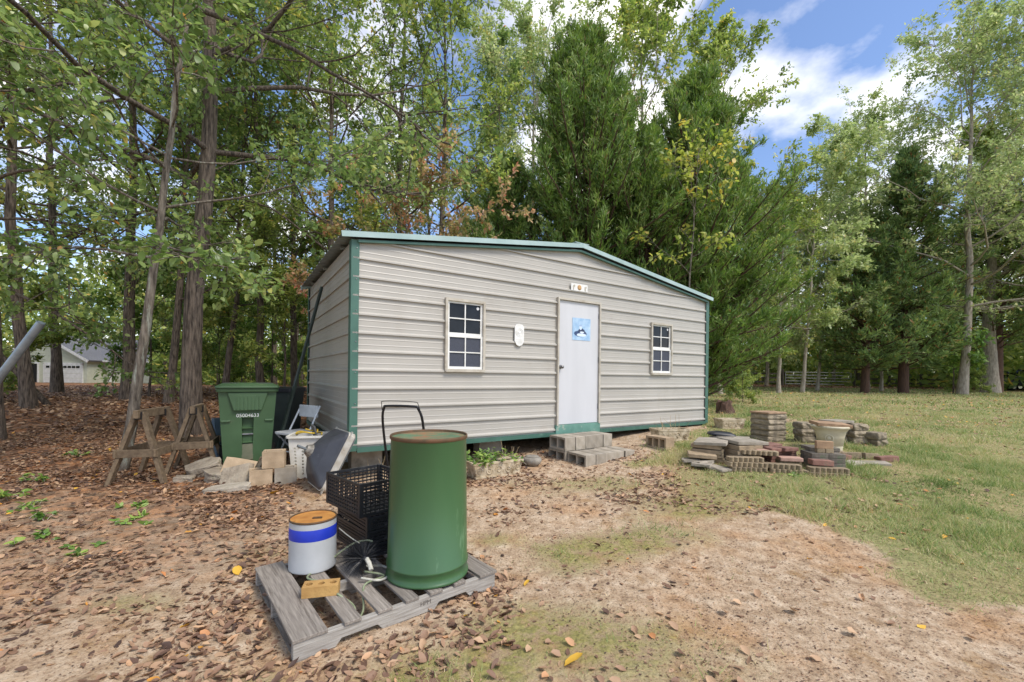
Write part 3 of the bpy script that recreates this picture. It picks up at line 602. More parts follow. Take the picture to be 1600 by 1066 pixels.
# ------------------------------------------------------------------ pallet and what stands on it
PA = math.atan2(.64, .77); PO = Vector((-1.034, 2.06, -.012))
def P2W(a, b, z=0): return Vector((PO.x + math.cos(PA) * a - math.sin(PA) * b, PO.y + math.sin(PA) * a + math.cos(PA) * b, PO.z + z))
pal = empty('wooden_pallet', PO, PA, 'weathered grey wooden pallet lying on leafy ground under the drum', 'pallet')
for b_ in (.02, .5, .98):
    # stringer with two notches
    poly = [(0, .02), (.2, .02), (.23, .055), (.42, .055), (.45, .02), (.77, .02), (.8, .055), (.99, .055), (1.02, .02), (1.22, .02), (1.22, .113), (0, .113)]
    MB().prism([(x, z) for x, z in poly], b_ - .018, b_ + .018).build('stringer', M_WOODGREYX, pal, bevel=.003)
for a0, wd in ((-.005, .165), (.245, .09), (.42, .085), (.585, .085), (.74, .085), (.9, .085), (1.09, .135)):
    o = MB().box((0, 0, 0), (wd, 1.02 + random.uniform(-.02, .01), .018)).build('deck_board', M_WOODGREY, pal, (a0 + wd / 2, .5 + random.uniform(-.008, .008), .1225), (random.uniform(-.004, .004), random.uniform(-.006, .006), random.uniform(-.012, .012)), bevel=.003)
for a0 in (.0, .5, 1.1): MB().box((a0 + .06, .5, .0105), (.1, 1.0, .018)).build('bottom_board', M_WOODGREY, pal)
def text_mesh(txt, size, depth):
    cu = bpy.data.curves.new('txt', 'FONT'); cu.body = txt; cu.size = size; cu.extrude = depth; cu.align_x = 'CENTER'; cu.align_y = 'CENTER'
    t = bpy.data.objects.new('txt', cu); col.objects.link(t); dg = bpy.context.evaluated_depsgraph_get(); me = bpy.data.meshes.new_from_object(t.evaluated_get(dg)); bpy.data.objects.remove(t); return me
link('stamped_mark', text_mesh('HPM', .035, .0006), surf('stamp_ink', lin(96, 90, 84), None, 8, .9), pal, (.71, .0012, .078), (R(90), 0, 0))
PT = PO.z + .1335
# drum (stands upside down, narrowing to the top)
p = P2W(.865, .265); drum = empty('steel_drum', (p.x, p.y, PT), .3, 'tall tapered green steel drum standing upside down on the pallet', 'drum')
MB().lathe([(.0, .004), (.252, .004), (.262, 0), (.266, .006), (.264, .016), (.258, .02), (.2575, .072), (.263, .079), (.263, .09), (.256, .097), (.2425, .862), (.246, .869)], 64, caps=False).build('body', M_DRUM, drum, smooth=True)
MB().lathe([(.246, .869), (.25, .875), (.25, .889), (.246, .894), (.241, .889), (.24, .878)], 64, caps=False).build('rim', M_RIM, drum, smooth=True)
MB().lathe([(.2405, .878), (.2, .879), (.19, .882), (.15, .882), (.14, .879), (0, .88)], 64, caps=False).build('top', M_RUSTTOP, drum, smooth=True)
# pail
p = P2W(.3, .8); pail = empty('steel_pail', (p.x, p.y, PT), .2, 'white steel pail with blue band and rusty orange lid on the pallet', 'pail')
MB().lathe([(0, .006), (.138, .006), (.144, 0), (.147, .006), (.146, .014), (.1455, .205)], 48, caps=False).build('body', M_PAIL, pail, smooth=True)
MB().lathe([(.1455, .205), (.1458, .206), (.145, .278), (.1447, .279)], 48, caps=False).build('blue_band', M_BLUE, pail, smooth=True)
MB().lathe([(.1447, .279), (.143, .316)], 48, caps=False).build('upper_wall', M_PAIL, pail, smooth=True)
MB().lathe([(.143, .316), (.147, .319), (.147, .327), (.142, .33), (.138, .324)], 48, caps=False).build('rim', M_RIM, pail, smooth=True)
MB().lathe([(.1385, .322), (.12, .316), (.1, .319), (0, .318)], 48, caps=False).build('lid', M_RUST, pail, smooth=True)
MB().box((.03, -.02, .323), (.06, .016, .012)).build('lid_tab', M_RIM, pail, bevel=.003)
# brick with three holes
def holed_brick(name, L=.195, W=.09, H=.06):
    mb = MB(); n = 16; cw = L / 3; r = .019
    for k in range(3):
        cx = -L / 2 + cw * (k + .5); sq = []; ci = []
        for j in range(n):
            a = 2 * math.pi * (j + .5) / n; ca, sa = math.cos(a), math.sin(a); q = min(cw / 2 / max(abs(ca), 1e-6), W / 2 / max(abs(sa), 1e-6)); sq.append((cx + ca * q, sa * q)); ci.append((cx + ca * r, sa * r))
        # snap nearest points to the cell corners
        for X, Y in ((cw / 2, W / 2), (-cw / 2, W / 2), (-cw / 2, -W / 2), (cw / 2, -W / 2)):
            j = min(range(n), key=lambda q: (sq[q][0] - cx - X) ** 2 + (sq[q][1] - Y) ** 2); sq[j] = (cx + X, Y)
        v = [(x, y, H) for x, y in sq] + [(x, y, H) for x, y in ci] + [(x, y, .012) for x, y in ci]
        f = [(j, (j + 1) % n, n + (j + 1) % n, n + j) for j in range(n)] + [(n + j, n + (j + 1) % n, 2 * n + (j + 1) % n, 2 * n + j) for j in range(n)] + [tuple(2 * n + j for j in range(n))]
        mb.add(v, f)
    x, y = L / 2, W / 2
    mb.add([(-x, -y, 0), (x, -y, 0), (x, y, 0), (-x, y, 0), (-x, -y, H), (x, -y, H), (x, y, H), (-x, y, H)], [(3, 2, 1, 0), (0, 1, 5, 4), (1, 2, 6, 5), (2, 3, 7, 6), (3, 0, 4, 7)])
    return mb.mesh(name)
p = P2W(.235, .38); tag(link('cored_brick', holed_brick('cored_brick'), M_BRICKT, None, (p.x, p.y, PT), (0, 0, R(14))), 'yellow brick with three round holes lying on the pallet boards', 'brick')
# chimney brush with its rods and rope
p = P2W(.5, .5); br = empty('wire_brush', (p.x, p.y, PT + .1), .4, 'black bristle sweeping brush lying among cords on the pallet', 'brush')
nb = 900; ax = unit(np.array([[.3, -.9, .25]])); f = rng.uniform(-.09, .09, nb); th = rng.uniform(0, 2 * np.pi, nb)
A1 = unit(np.cross(ax, [[0, 0, 1.0]])); A2 = np.cross(ax, A1)
D = A1 * np.cos(th)[:, None] + A2 * np.sin(th)[:, None] + ax * rng.normal(0, .25, nb)[:, None]
C = ax * f[:, None]; L_ = rng.uniform(.1, .16, nb)
L_ = np.where(unit(D)[:, 2] < -.3, np.minimum(L_, .1 / np.maximum(-unit(D)[:, 2], .3)), L_)
V, T, t_ = leaves_geo(C, D, rng.normal(size=(nb, 3)), L_, np.full(nb, .0035), np.zeros(nb), 3)
link('bristles', np_mesh('bristles', V, T), M_BRISTLE, br)
MB().tube([tuple(ax[0] * q) for q in (-.16, -.05, .1, .13)], .011, 8).build('core_rod', M_STEEL, br)
MB().tube([tuple(ax[0] * .12), (.05, -.13, .01), (.06, -.17, -.02)], .014, 8).build('ferrule', M_CORD, br)
def spline(pts, n=10):
    P = [Vector(q) for q in pts]; P = [P[0] * 2 - P[1]] + P + [P[-1] * 2 - P[-2]]; o = []
    for i in range(1, len(P) - 2):
        for k in range(n):
            t = k / n; o.append(.5 * ((2 * P[i]) + (-P[i - 1] + P[i + 1]) * t + (2 * P[i - 1] - 5 * P[i] + 4 * P[i + 1] - P[i + 2]) * t * t + (-P[i - 1] + 3 * P[i] - 3 * P[i + 1] + P[i + 2]) * t ** 3))
    o.append(P[-2]); return o
def cord(name, ab, r, mat, label, cat='cord'):
    return tag(MB().tube(spline([P2W(a, b, z + .1335) for a, b, z in ab]), r, 6).build(name, mat, smooth=True), label, cat)
cord('green_rope', [(.27, .5, .012), (.22, .62, .01), (.34, .72, .012), (.5, .66, .13), (.58, .6, .16), (.62, .58, .15)], .0065, M_ROPE, 'faded green rope arching from the boards over the brush', 'rope')
cord('green_rope', [(.3, .3, .01), (.36, .2, -.04), (.34, .12, -.08), (.4, .16, -.06), (.46, .3, .01), (.6, .34, .012), (.5, .42, .04)], .0065, M_ROPE, 'faded green rope hanging down between the pallet boards', 'rope')
cord('pale_cord', [(.46, .36, .03), (.56, .3, .012), (.66, .36, .012), (.64, .46, .02), (.52, .44, .06)], .008, M_CORD, 'whitish cord looped beside the black brush')
cord('pale_cord', [(.46, .78, .22), (.5, .68, .18), (.54, .6, .15)], .004, M_CORD, 'thin pale rod sticking up from the brush past the pail')
# crates
def crate_side(mb, o, u, L, H, slats, vert, th=.012):
    """lattice panel from origin o along unit u, length L, height H"""
    u = Vector(u); o = Vector(o); up = Vector((0, 0, 1)); nrm = u.cross(up)
    M = Matrix((u, nrm, up)).transposed()
    bar = lambda x, z, w_, h_, t: mb.box(o + u * x + up * z, (w_, t, h_), M)
    for i in range(slats + 1): z = .012 + (H - .024) * i / slats; bar(L / 2, z, L, .02 if i in (0, slats) else .011, th if i in (0, slats) else th * .7)
    for i in range(vert + 1): x = .008 + (L - .016) * i / vert; bar(x, H / 2, .012 if i in (0, vert) else .006, H - .02, th * .55)
def crate(name, loc, rz, L, W, H, label, slats, vert, group=None, rx=0):
    c = empty(name, loc, rz, label, 'crate', group); c.rotation_euler = (rx, 0, rz)
    for o, u, ln in (((0, 0, 0), (1, 0, 0), W), ((W, 0, 0), (0, 1, 0), L), ((W, L, 0), (-1, 0, 0), W), ((0, L, 0), (0, -1, 0), L)):
        mb = MB(); crate_side(mb, o, u, ln, H, slats, int(vert * ln / W)); mb.build('lattice_side', M_BLACKPL, c)
    mb = MB()
    for i in range(9): mb.box((W * (i + .5) / 9, L / 2, .008), (.014, L - .02, .012))
    for i in range(7): mb.box((W / 2, L * (i + .5) / 7, .0085), (W - .02, .012, .01))
    mb.build('lattice_base', M_BLACKPL, c)
    for x, y in ((.008, .008), (W - .008, .008), (W - .008, L - .008), (.008, L - .008)): MB().box((x, y, H / 2), (.03, .03, H)).build('corner_post', M_BLACKPL, c)
    MB().tube([(W * .62, -.012, H * .7), (W * .62, -.022, H * .72), (W * .88, -.022, H * .76), (W * .88, -.012, H * .74)], .006, 6).build('handle', M_STEEL, c)
    return c
cb = Vector((-.985, 2.97, 0)); CR = PA + R(4)
for i, (dz, da) in enumerate(((0, 0), (.096, .02), (.192, -.015))):
    crate('folding_crate', (cb.x, cb.y, PT + dz), CR + da, .52, .42, .094, ('black lattice crate at the bottom of the crate stack on the pallet', 'black lattice crate in the middle of the low crates on the pallet', 'black lattice crate directly below the tall open crate')[i], 3, 26)
tcz = crate('folding_crate', (cb.x - .05, cb.y - .015, PT + .288), CR + .05, .52, .44, .235, 'tall open black lattice crate on top of the crate stack', 8, 12)
# push mower behind
mw = empty('lawn_mower', (-.96, 4.15, G(-.85, 4.1)), R(-12), 'black-handled push mower standing behind the green drum', 'lawn mower')
MB().loft([ring(0, .3, .09, .26, .34, .12, 4), ring(0, .3, .2, .26, .34, .12, 4), ring(0, .3, .24, .2, .28, .1, 4)]).build('deck', M_RED, mw, smooth=False)
MB().lathe([(.13, .24), (.14, .3), (.13, .4), (.08, .43), (0, .44)], 20, (0, .3, 0)).build('engine', M_BLACK, mw)
for sx in (-1, 1):
    for y in (.06, .56):
        wh = MB().lathe([(0, -.02), (.06, -.02), (.095, -.022), (.1, -.01), (.1, .01), (.095, .022), (.06, .02), (0, .02)], 24, M=Matrix.Rotation(R(90), 3, 'Y')).build('wheel', M_TYRE, mw, (sx * .285, y, .1)); MB().lathe([(0, -.024), (.045, -.024), (.045, .024), (0, .024)], 16, M=Matrix.Rotation(R(90), 3, 'Y')).build('hub', M_STEEL, wh)
hw = .2
MB().tube(spline([(-hw, .0, .14), (-hw, -.1, .5), (-hw, -.2, .92), (-hw + .03, -.235, 1.05), (-hw + .07, -.24, 1.075), (hw - .07, -.24, 1.075), (hw - .03, -.235, 1.05), (hw, -.2, .92), (hw, -.1, .5), (hw, 0, .14)], 4), .012, 8).build('handle', M_BLACK, mw, smooth=True)
MB().tube(spline([(-hw + .01, -.2, .95), (-hw + .02, -.26, 1.09), (-hw + .06, -.28, 1.12), (hw - .06, -.28, 1.12), (hw - .02, -.26, 1.09), (hw - .01, -.2, .95)], 4), .0035, 5).build('bail_wire', M_BLACK, mw)

# ------------------------------------------------------------------ items by the shed corner
ct = empty('wheeled_cart', (-3.68, 6.0, G(-3.6, 5.9) - .01), R(31), 'green wheeled rubbish cart with lid beside the sawhorses', 'rubbish cart')
ct.scale = (1.05, 1.05, 1.05)
def cw_(z): t = z / 1.0; return .25 + .065 * t, -.28 - .07 * t, .26 + .06 * t    # half width, front y, back y
mb = MB(); zs = [0, .1, .34, .52, .66, .78, .9, 1.0]; us = [-1, -.68, -.22, .22, .68, 1]
vi = {}
def bodyv(u, z, push=0):
    hw_, yf, yb = cw_(z); return (u * hw_, yf + push, z)
for i in range(len(us) - 1):
    for k in range(len(zs) - 1):
        u0, u1, za2, zb2 = us[i], us[i + 1], zs[k], zs[k + 1]
        rec = (i == 2 and k in (2, 3)) or (i == 2 and k == 1)
        if rec:
            d = .07 if k == 3 else .035
            q = [bodyv(u0, za2), bodyv(u1, za2), bodyv(u1, zb2), bodyv(u0, zb2)]; qi = [bodyv(u0 * .92, za2 + .01, d), bodyv(u1 * .92, za2 + .01, d), bodyv(u1 * .92, zb2 - .01, d), bodyv(u0 * .92, zb2 - .01, d)]
            mb.add(q + qi, [(0, 1, 5, 4), (1, 2, 6, 5), (2, 3, 7, 6), (3, 0, 4, 7), (4, 5, 6, 7)])
        else: mb.add([bodyv(u0, za2), bodyv(u1, za2), bodyv(u1, zb2), bodyv(u0, zb2)], [(0, 1, 2, 3)])
for k in range(len(zs) - 1):
    (h0, f0, b0), (h1, f1, b1) = cw_(zs[k]), cw_(zs[k + 1])
    mb.add([(h0, f0, zs[k]), (h0, b0, zs[k]), (h1, b1, zs[k + 1]), (h1, f1, zs[k + 1])], [(0, 1, 2, 3)]); mb.add([(-h0, f0, zs[k]), (-h0, b0, zs[k]), (-h1, b1, zs[k + 1]), (-h1, f1, zs[k + 1])], [(3, 2, 1, 0)]); mb.add([(-h0, b0, zs[k]), (h0, b0, zs[k]), (h1, b1, zs[k + 1]), (-h1, b1, zs[k + 1])], [(3, 2, 1, 0)])
h0, f0, b0 = cw_(0); mb.add([(-h0, f0, 0), (h0, f0, 0), (h0, b0, 0), (-h0, b0, 0)], [(3, 2, 1, 0)])
body = mb.build('body', M_CART, ct)
MB().loft([ring(0, -.015, .985, .335, .375, .05), ring(0, -.015, 1.03, .34, .38, .05)]).build('rim', M_CART, ct, bevel=.006)
lid = MB().loft([ring(0, -.02, 1.032, .348, .395, .05), ring(0, -.02, 1.058, .348, .395, .05), ring(0, .0, 1.09, .28, .33, .06)]).build('lid', M_CART, ct, bevel=.006)
for sx in (-1, 1): MB().box((sx * .19, -.2, 1.089), (.16, .09, .016)).build('lid_grip', M_BLACKPL, lid, bevel=.005)
MB().prism([(-.22, .98), (.22, .98), (.15, .75), (-.15, .75)], -.372, -.33).build('rib_panel', M_CART, ct, bevel=.008)
for k in range(7): MB().box((-.12 + .04 * k, -.373, .85), (.012, .012, .17)).build('rib', M_CART, ct, bevel=.003)
for sx in (-1, 1): MB().box((sx * .235, -.318, .62), (.1, .05, .025)).build('side_step', M_CART, ct, bevel=.008)
hb = cw_(.5)
MB().tube([(-.07, -.29, .445), (.07, -.29, .445)], .012, 10).build('grab_bar', M_STEEL, ct)
MB().box((0, -.288, .22), (.125, .01, .2)).build('dusty_panel', M_DIRTYCART, ct)
link('number_marking', text_mesh('05004633', .062, .0008), M_WHITE, ct, (0, -.3295, .685), (R(94), 0, 0))
for sx in (-1, 1): MB().lathe([(0, -.03), (.1, -.03), (.125, -.02), (.125, .02), (.1, .03), (0, .03)], 24, M=Matrix.Rotation(R(90), 3, 'Y')).build('wheel', M_TYRE, ct, (sx * .3, .25, .125))
MB().tube([(-.3, .36, .95), (-.3, .42, .97), (.3, .42, .97), (.3, .36, .95)], .016, 8).build('push_handle', M_CART, ct)
# dark bin behind
db = empty('dark_bin', (-3.78, 7.0, G(-3.4, 6.8)), R(6), 'dark grey plastic bin standing behind the green cart', 'bin')
MB().loft([ring(0, 0, 0, .22, .22, .04), ring(0, 0, .92, .29, .29, .05)]).build('body', M_DKBIN, db); MB().loft([ring(0, 0, .92, .31, .31, .05), ring(0, 0, .98, .31, .31, .05), ring(0, 0, 1.0, .26, .26, .05)]).build('lid', M_BLACKPL, db)
bb = MB().box((0, 0, .3), (.05, .5, .6)).build('blue_board', surf('blue_board', lin(120, 142, 160), lin(100, 122, 140), 5, .7), None, (-4.15, 6.35, G(-4.1, 6.3)), (0, R(-6), R(-10)), bevel=.004); tag(bb, 'dull blue panel standing between the sawhorse and the green cart', 'panel')
# sawhorses
def sawhorse(loc, rz, label, L, hh):
    t = empty('sawhorse', loc, rz, label, 'sawhorse')
    MB().box((0, 0, hh), (.05, L, .095)).build('top_beam', M_SAW, t, bevel=.004)
    sp_ = .28
    for y in (-L / 2 + .1, L / 2 - .1):
        for sx in (-1, 1):
            MB().beam((sx * .03, y, hh + .02), (sx * sp_, y * 1.22, 0), .042, .085, (0, 1, 0)).build('leg', M_SAW, t, bevel=.003)
        MB().box((0, y, hh - .02), (.085, .1, .09)).build('bracket', M_BLACK, t, bevel=.004)
        q = .45; xx = sp_ * (1 - q * .92) + .03; MB().box((0, y * 1.11 + (-.05 if y < 0 else .05), hh * q), (xx * 2 + .06, .022, .09)).build('brace', M_SAW, t, bevel=.003)
    for sx in (-1, 1): MB().box((sx * (sp_ * .58 + .035), 0, hh * .45 + .002), (.022, L * 1.02, .088)).build('side_rail', M_SAW, t, bevel=.003)
    return t
sawhorse((-4.46, 5.34, .07), R(14), 'weathered wooden sawhorse beside the leaning lichen-spotted trunk', .72, .83)
sawhorse((-4.2, 5.74, .09), R(26), 'weathered wooden sawhorse close beside the green cart', .6, .83)
# folding chairs
def chair(loc, rz, label):
    t = empty('folding_chair', loc, rz, label, 'chair')
    for sx in (-1, 1):
        MB().tube([(sx * .22, .2, 0), (sx * .22, -.02, .45), (sx * .21, -.2, .82)], .013, 8).build('leg', M_CHAIR, t); MB().tube([(sx * .19, -.24, 0), (sx * .19, .18, .44)], .013, 8).build('leg', M_CHAIR, t)
    MB().loft([ring(0, .02, .44, .2, .2, .05), ring(0, .02, .475, .2, .2, .05)]).build('seat', M_SEAT, t, bevel=.008)
    MB().beam((-.2, -.17, .74), (.2, -.17, .74), .03, .17).build('backrest', M_CHAIR, t, bevel=.01); MB().tube([(-.21, .12, .2), (.21, .12, .2)], .009, 8).build('stretcher', M_CHAIR, t)
    return t
chair((-2.98, 5.98, G(-2.95, 6) - .005), R(150), 'pale grey folding chair standing between green cart and shed')
fc = empty('folded_chair', (-2.48, 6.25, G(-2.5, 6.2)), R(-38), 'folded grey chair leaning behind the laundry basket', 'chair')
MB().loft([ring(0, 0, 0, .22, .02, .015), ring(.0, .12, .36, .22, .02, .015)]).build('seat', M_SEAT, fc); MB().loft([ring(0, .12, .38, .21, .018, .012), ring(0, .2, .6, .21, .018, .012)]).build('backrest', M_CHAIR, fc)
for sx in (-1, 1): MB().tube([(sx * .23, -.01, 0), (sx * .23, .21, .62)], .012, 8).build('leg', M_CHAIR, fc)
# laundry basket with punched holes
lb = empty('laundry_basket', (-2.58, 5.5, G(-2.4, 5.6) - .008), R(14), 'white plastic laundry basket with round holes beside the picture tube', 'basket')
def holed_panel(mb, p00, p10, p01, p11, nx_, nz_, hole, n=8):
    p00, p10, p01, p11 = map(Vector, (p00, p10, p01, p11))
    bil = lambda u, v: (p00 * (1 - u) + p10 * u) * (1 - v) + (p01 * (1 - u) + p11 * u) * v
    for i in range(nx_):
        for k in range(nz_):
            u0, u1, v0, v1 = i / nx_, (i + 1) / nx_, k / nz_, (k + 1) / nz_
            if not hole(i, k): mb.add([bil(u0, v0), bil(u1, v0), bil(u1, v1), bil(u0, v1)], [(0, 1, 2, 3)]); continue
            cu_, cv = (u0 + u1) / 2, (v0 + v1) / 2; sq = [(u1, cv), (u1, v1), (cu_, v1), (u0, v1), (u0, cv), (u0, v0), (cu_, v0), (u1, v0)]
            ci = [(cu_ + (u1 - u0) * .33 * math.cos(2 * math.pi * j / 8), cv + (v1 - v0) * .33 * math.sin(2 * math.pi * j / 8)) for j in range(8)]
            mb.add([bil(*q) for q in sq] + [bil(*q) for q in ci], [(j, (j + 1) % 8, 8 + (j + 1) % 8, 8 + j) for j in range(8)])
mb = MB(); b0, t0, hz_ = .165, .205, .52
cb_ = [(-b0, -b0), (b0, -b0), (b0, b0), (-b0, b0)]; ctp = [(-t0, -t0), (t0, -t0), (t0, t0), (-t0, t0)]
for k in range(4):
    a, c = k, (k + 1) % 4; holed_panel(mb, (*cb_[a], 0), (*cb_[c], 0), (*ctp[a], hz_), (*ctp[c], hz_), 9, 13, lambda i, q: (1 <= i <= 7 and 1 <= q <= 9 and (i in (1, 3, 5, 7) or q == 9)) or (q == 9 and 1 <= i <= 7))
mb.add([(-b0, -b0, .003), (b0, -b0, .003), (b0, b0, .003), (-b0, b0, .003)], [(0, 1, 2, 3)])
o = mb.build('body', M_WHITEPL, lb); so = o.modifiers.new('wall', 'SOLIDIFY'); so.thickness = .004
MB().loft([ring(0, 0, hz_ - .02, .205, .205, .04), ring(0, 0, hz_ - .012, .235, .235, .05), ring(0, 0, hz_ + .012, .235, .235, .05), ring(0, 0, hz_ + .012, .2, .2, .04), ring(0, 0, hz_ - .018, .198, .198, .04)], False).build('rim', M_WHITEPL, lb)
hs = tag(MB().tube(spline([(-2.58 + .17 * math.cos(t) * (1 - .05 * t), 5.5 - .05 + .14 * math.sin(t) * (1 - .04 * t), G(-2.4, 5.6) + .525 + .012 * math.sin(3 * t) + .006 * t) for t in np.linspace(0, 8.6, 22)], 3), .0095, 7).build('yellow_hose', M_YELLOW, smooth=True), 'coil of yellow hose lying on the laundry basket', 'hose')
# bare television picture tube leaning on the shed corner
tb = empty('picture_tube', (-2.2, 4.98, G(-2.1, 5) - .01), 0, 'bare television picture tube with dark funnel leaning at the shed corner', 'picture tube')
# local z along the tube from face (0) to neck; tilt it over
_w = Vector((-.70, -.55, .45)).normalized(); _v = (Vector((0, 0, 1)) - _w * _w.z).normalized(); _u = _v.cross(_w)
TM = Matrix(((_u.x, _v.x, _w.x, .1), (_u.y, _v.y, _w.y, .12), (_u.z, _v.z, _w.z, .4), (0, 0, 0, 1)))
def tl(mb): mb.v = [tuple(TM @ Vector(v)) for v in mb.v]; return mb
# rings: the face is 0.56 high (x) and 0.44 wide (y)
tl(MB().loft([ring(0, 0, -.035, .2, .26, .06, 5), ring(0, 0, -.025, .275, .335, .06, 5), ring(0, 0, .0, .29, .35, .06, 5)])).build('face_glass', M_TUBEGLASS, tb, smooth=False)
tl(MB().loft([ring(0, 0, .0, .296, .356, .06, 5), ring(0, 0, .075, .296, .356, .06, 5)])).build('steel_band', M_BAND, tb)
tl(MB().loft([ring(0, 0, .075, .285, .345, .06, 5), ring(0, 0, .1, .275, .335, .07, 5), ring(0, 0, .2, .19, .23, .09, 5), ring(0, 0, .27, .1, .12, .08, 5), ring(0, 0, .31, .05, .055, .045, 5)])).build('funnel', M_FUNNEL, tb, smooth=False)
tl(MB().lathe([(.075, .27), (.085, .29), (.06, .33), (.05, .35), (.0, .352)], 20)).build('deflection_coil', surf('coil_metal', lin(150, 146, 136), lin(96, 88, 78), 30, .5, .4), tb)
tl(MB().tube([(0, 0, .34), (0, 0, .45)], .016, 12)).build('neck', M_TUBEGLASS, tb)
for sx in (-1, 1):
    for sy in (-1, 1): tl(MB().box((sx * .3, sy * .34, .06), (.05, .06, .006))).build('mounting_ear', M_BAND, tb)
mnz = min((o.matrix_basis @ v.co).z for o in tb.children for v in o.data.vertices); tb.location.z -= mnz + .004
# galvanised pipe at the left
pp = MB().tube([(-5.95, 4.0, -.25), (-4.39, 4.0, 1.845)], .033, 16, False).tube([(-5.95, 4.0, -.25), (-4.39, 4.0, 1.845)], .028, 16, True).build('steel_pipe', M_PIPE, smooth=False); tag(pp, 'galvanised steel pipe slanting up out of the leaf litter', 'pipe')

# ------------------------------------------------------------------ troughs, pot, plants along the front
def trough(loc, rz, L, W, H, label, name='planter_trough'):
    t = empty(name, loc, rz, label, 'planter'); i = .86
    mb = MB().loft([ring(0, 0, 0, L / 2 * i, W / 2 * i, .01, 2), ring(0, 0, .02, L / 2 * i, W / 2 * i, .01, 2), ring(0, 0, H - .035, L / 2 * .96, W / 2 * .96, .01, 2), ring(0, 0, H - .03, L / 2, W / 2, .012, 2), ring(0, 0, H, L / 2, W / 2, .012, 2), ring(0, 0, H, L / 2 - .025, W / 2 - .025, .01, 2), ring(0, 0, H - .03, L / 2 - .03, W / 2 - .03, .01, 2)], False)
    mb.build('body', M_TROUGH, t)
    MB().loft([ring(0, 0, 0, L / 2 * i + .015, W / 2 * i + .015, .01, 2), ring(0, 0, .022, L / 2 * i + .015, W / 2 * i + .015, .01, 2)]).build('foot', M_TROUGH, t)
    MB().box((0, 0, H - .05), (L - .06, W - .06, .02)).build('soil', M_SOIL, t)
    k = max(2, int(L / .13))
    for sy in (-1, 1):
        for q in range(k):
            x0 = -L / 2 + L * (q + .5) / k * .94 + L * .03; pts = []
            for t_ in np.linspace(0, 9, 22):
                r = .052 * (1 - t_ / 10.5); z = H * .47 + r * math.sin(t_ + (q % 2) * math.pi); yv = sy * (W / 2 * (i + (.96 - i) * (z / (H - .035))) + .001); pts.append((x0 + (r if q % 2 else -r) * math.cos(t_), yv, z))
            MB().tube(pts, .007, 5).build('scroll_relief', M_TROUGH, t)
    return t
p = S2W(1.8, -.72); trough((p.x - .16, p.y + .02, G(p.x, p.y)), SA - R(2), .74, .26, .2, 'scroll-carved concrete trough with green plant behind the drum')
p = S2W(5.1, -.72); trough((p.x, p.y, G(p.x, p.y) - .005), R(12), .62, .3, .2, 'pale carved trough holding dry stalks below the right window')
trough((4.42, 8.72, G(4.4, 8.7) - .01), R(8), .52, .3, .2, 'whitish trough standing beyond the shed corner')
p = S2W(2.3, -.5)
sp_ = empty('stone_pot', (.3, 6.1, G(.3, 6.1) - .01), R(20), 'small round grey stone pot with lid and spout beneath the shed', 'pot')
MB().lathe([(0, 0), (.07, 0), (.12, .04), (.14, .085), (.125, .12), (.09, .135)], 24).build('bowl', M_STONE, sp_, smooth=True); MB().lathe([(.1, .13), (.098, .142), (.06, .152), (0, .154)], 24).build('lid', M_STONE, sp_, smooth=True)
MB().tube([(-.11, 0, .07), (-.16, 0, .1), (-.19, 0, .14)], [.03, .022, .018], 10).build('spout', M_STONE, sp_, smooth=True)
def plant(name, loc, n, hgt_, spread, mat, label, leaf=.05, stalk=M_SHRUB, seed=1, parent=None):
    r = np.random.default_rng(seed); t = empty(name, loc, 0, label, 'plant'); ns = max(5, n // 14)
    P0 = np.stack([r.normal(0, spread * .25, ns), r.normal(0, spread * .2, ns), np.zeros(ns)], -1); d = np.stack([r.normal(0, .5, ns), r.normal(0, .5, ns), np.full(ns, 1.0)], -1)
    P = np.stack([P0 + unit(d) * hgt_ * q * r.uniform(.6, 1.1, (ns, 1)) + np.array([0, 0, -.06]) * q ** 2 for q in np.linspace(0, 1, 5)], 1)
    V, T = tubes_geo(P, np.tile(np.linspace(.004, .002, 5), (ns, 1)), 4); link('stems', np_mesh('stems', V, T), M_STRAW if mat is M_STRAW else M_BARKPALE, t)['kind'] = 'stuff'
    if mat is not M_STRAW:
        i = r.integers(0, ns, n); f = r.uniform(.25, 1, n); k = (f * 3.99).astype(int); ff = f * 4 - k; C = P[i, k] * (1 - ff)[:, None] + P[i, np.minimum(k + 1, 4)] * ff[:, None]
        D = r.normal(size=(n, 3)) * np.array([1, 1, .4]) + [0, 0, .1]; V, T, ti = leaves_geo(C, D, r.normal(0, .35, (n, 3)) + [0, 0, 1], r.uniform(.7, 1.3, n) * leaf, r.uniform(.45, .7, n) * leaf, r.uniform(0, 1, n), 6, .1, r.uniform(-.2, .1, n))
        link('foliage', np_mesh('foliage', V, T, ti), mat, t)
    return t
p = S2W(1.72, -.7); plant('trough_plant', (p.x - .16, p.y + .02, G(p.x, p.y) + .13), 340, .3, .6, M_SHRUB, 'leafy green plant growing in the trough behind the drum', .06, seed=3)
p = S2W(2.15, -.35); plant('dry_stalks', (p.x, p.y, G(p.x, p.y) - .01), 160, .42, .3, M_STRAW, 'dry straw-coloured stalks at the end of the plant trough', seed=4)
p = S2W(5.1, -.72); plant('dry_stalks', (p.x, p.y, G(p.x, p.y) + .13), 200, .36, .5, M_STRAW, 'thin dry stalks standing in the trough below the window', seed=5)
p = S2W(.28, -.25); plant('dry_stalks', (p.x, p.y, G(p.x, p.y)), 60, .4, .2, M_STRAW, 'few straw stalks by the shed corner behind the crates', seed=6)

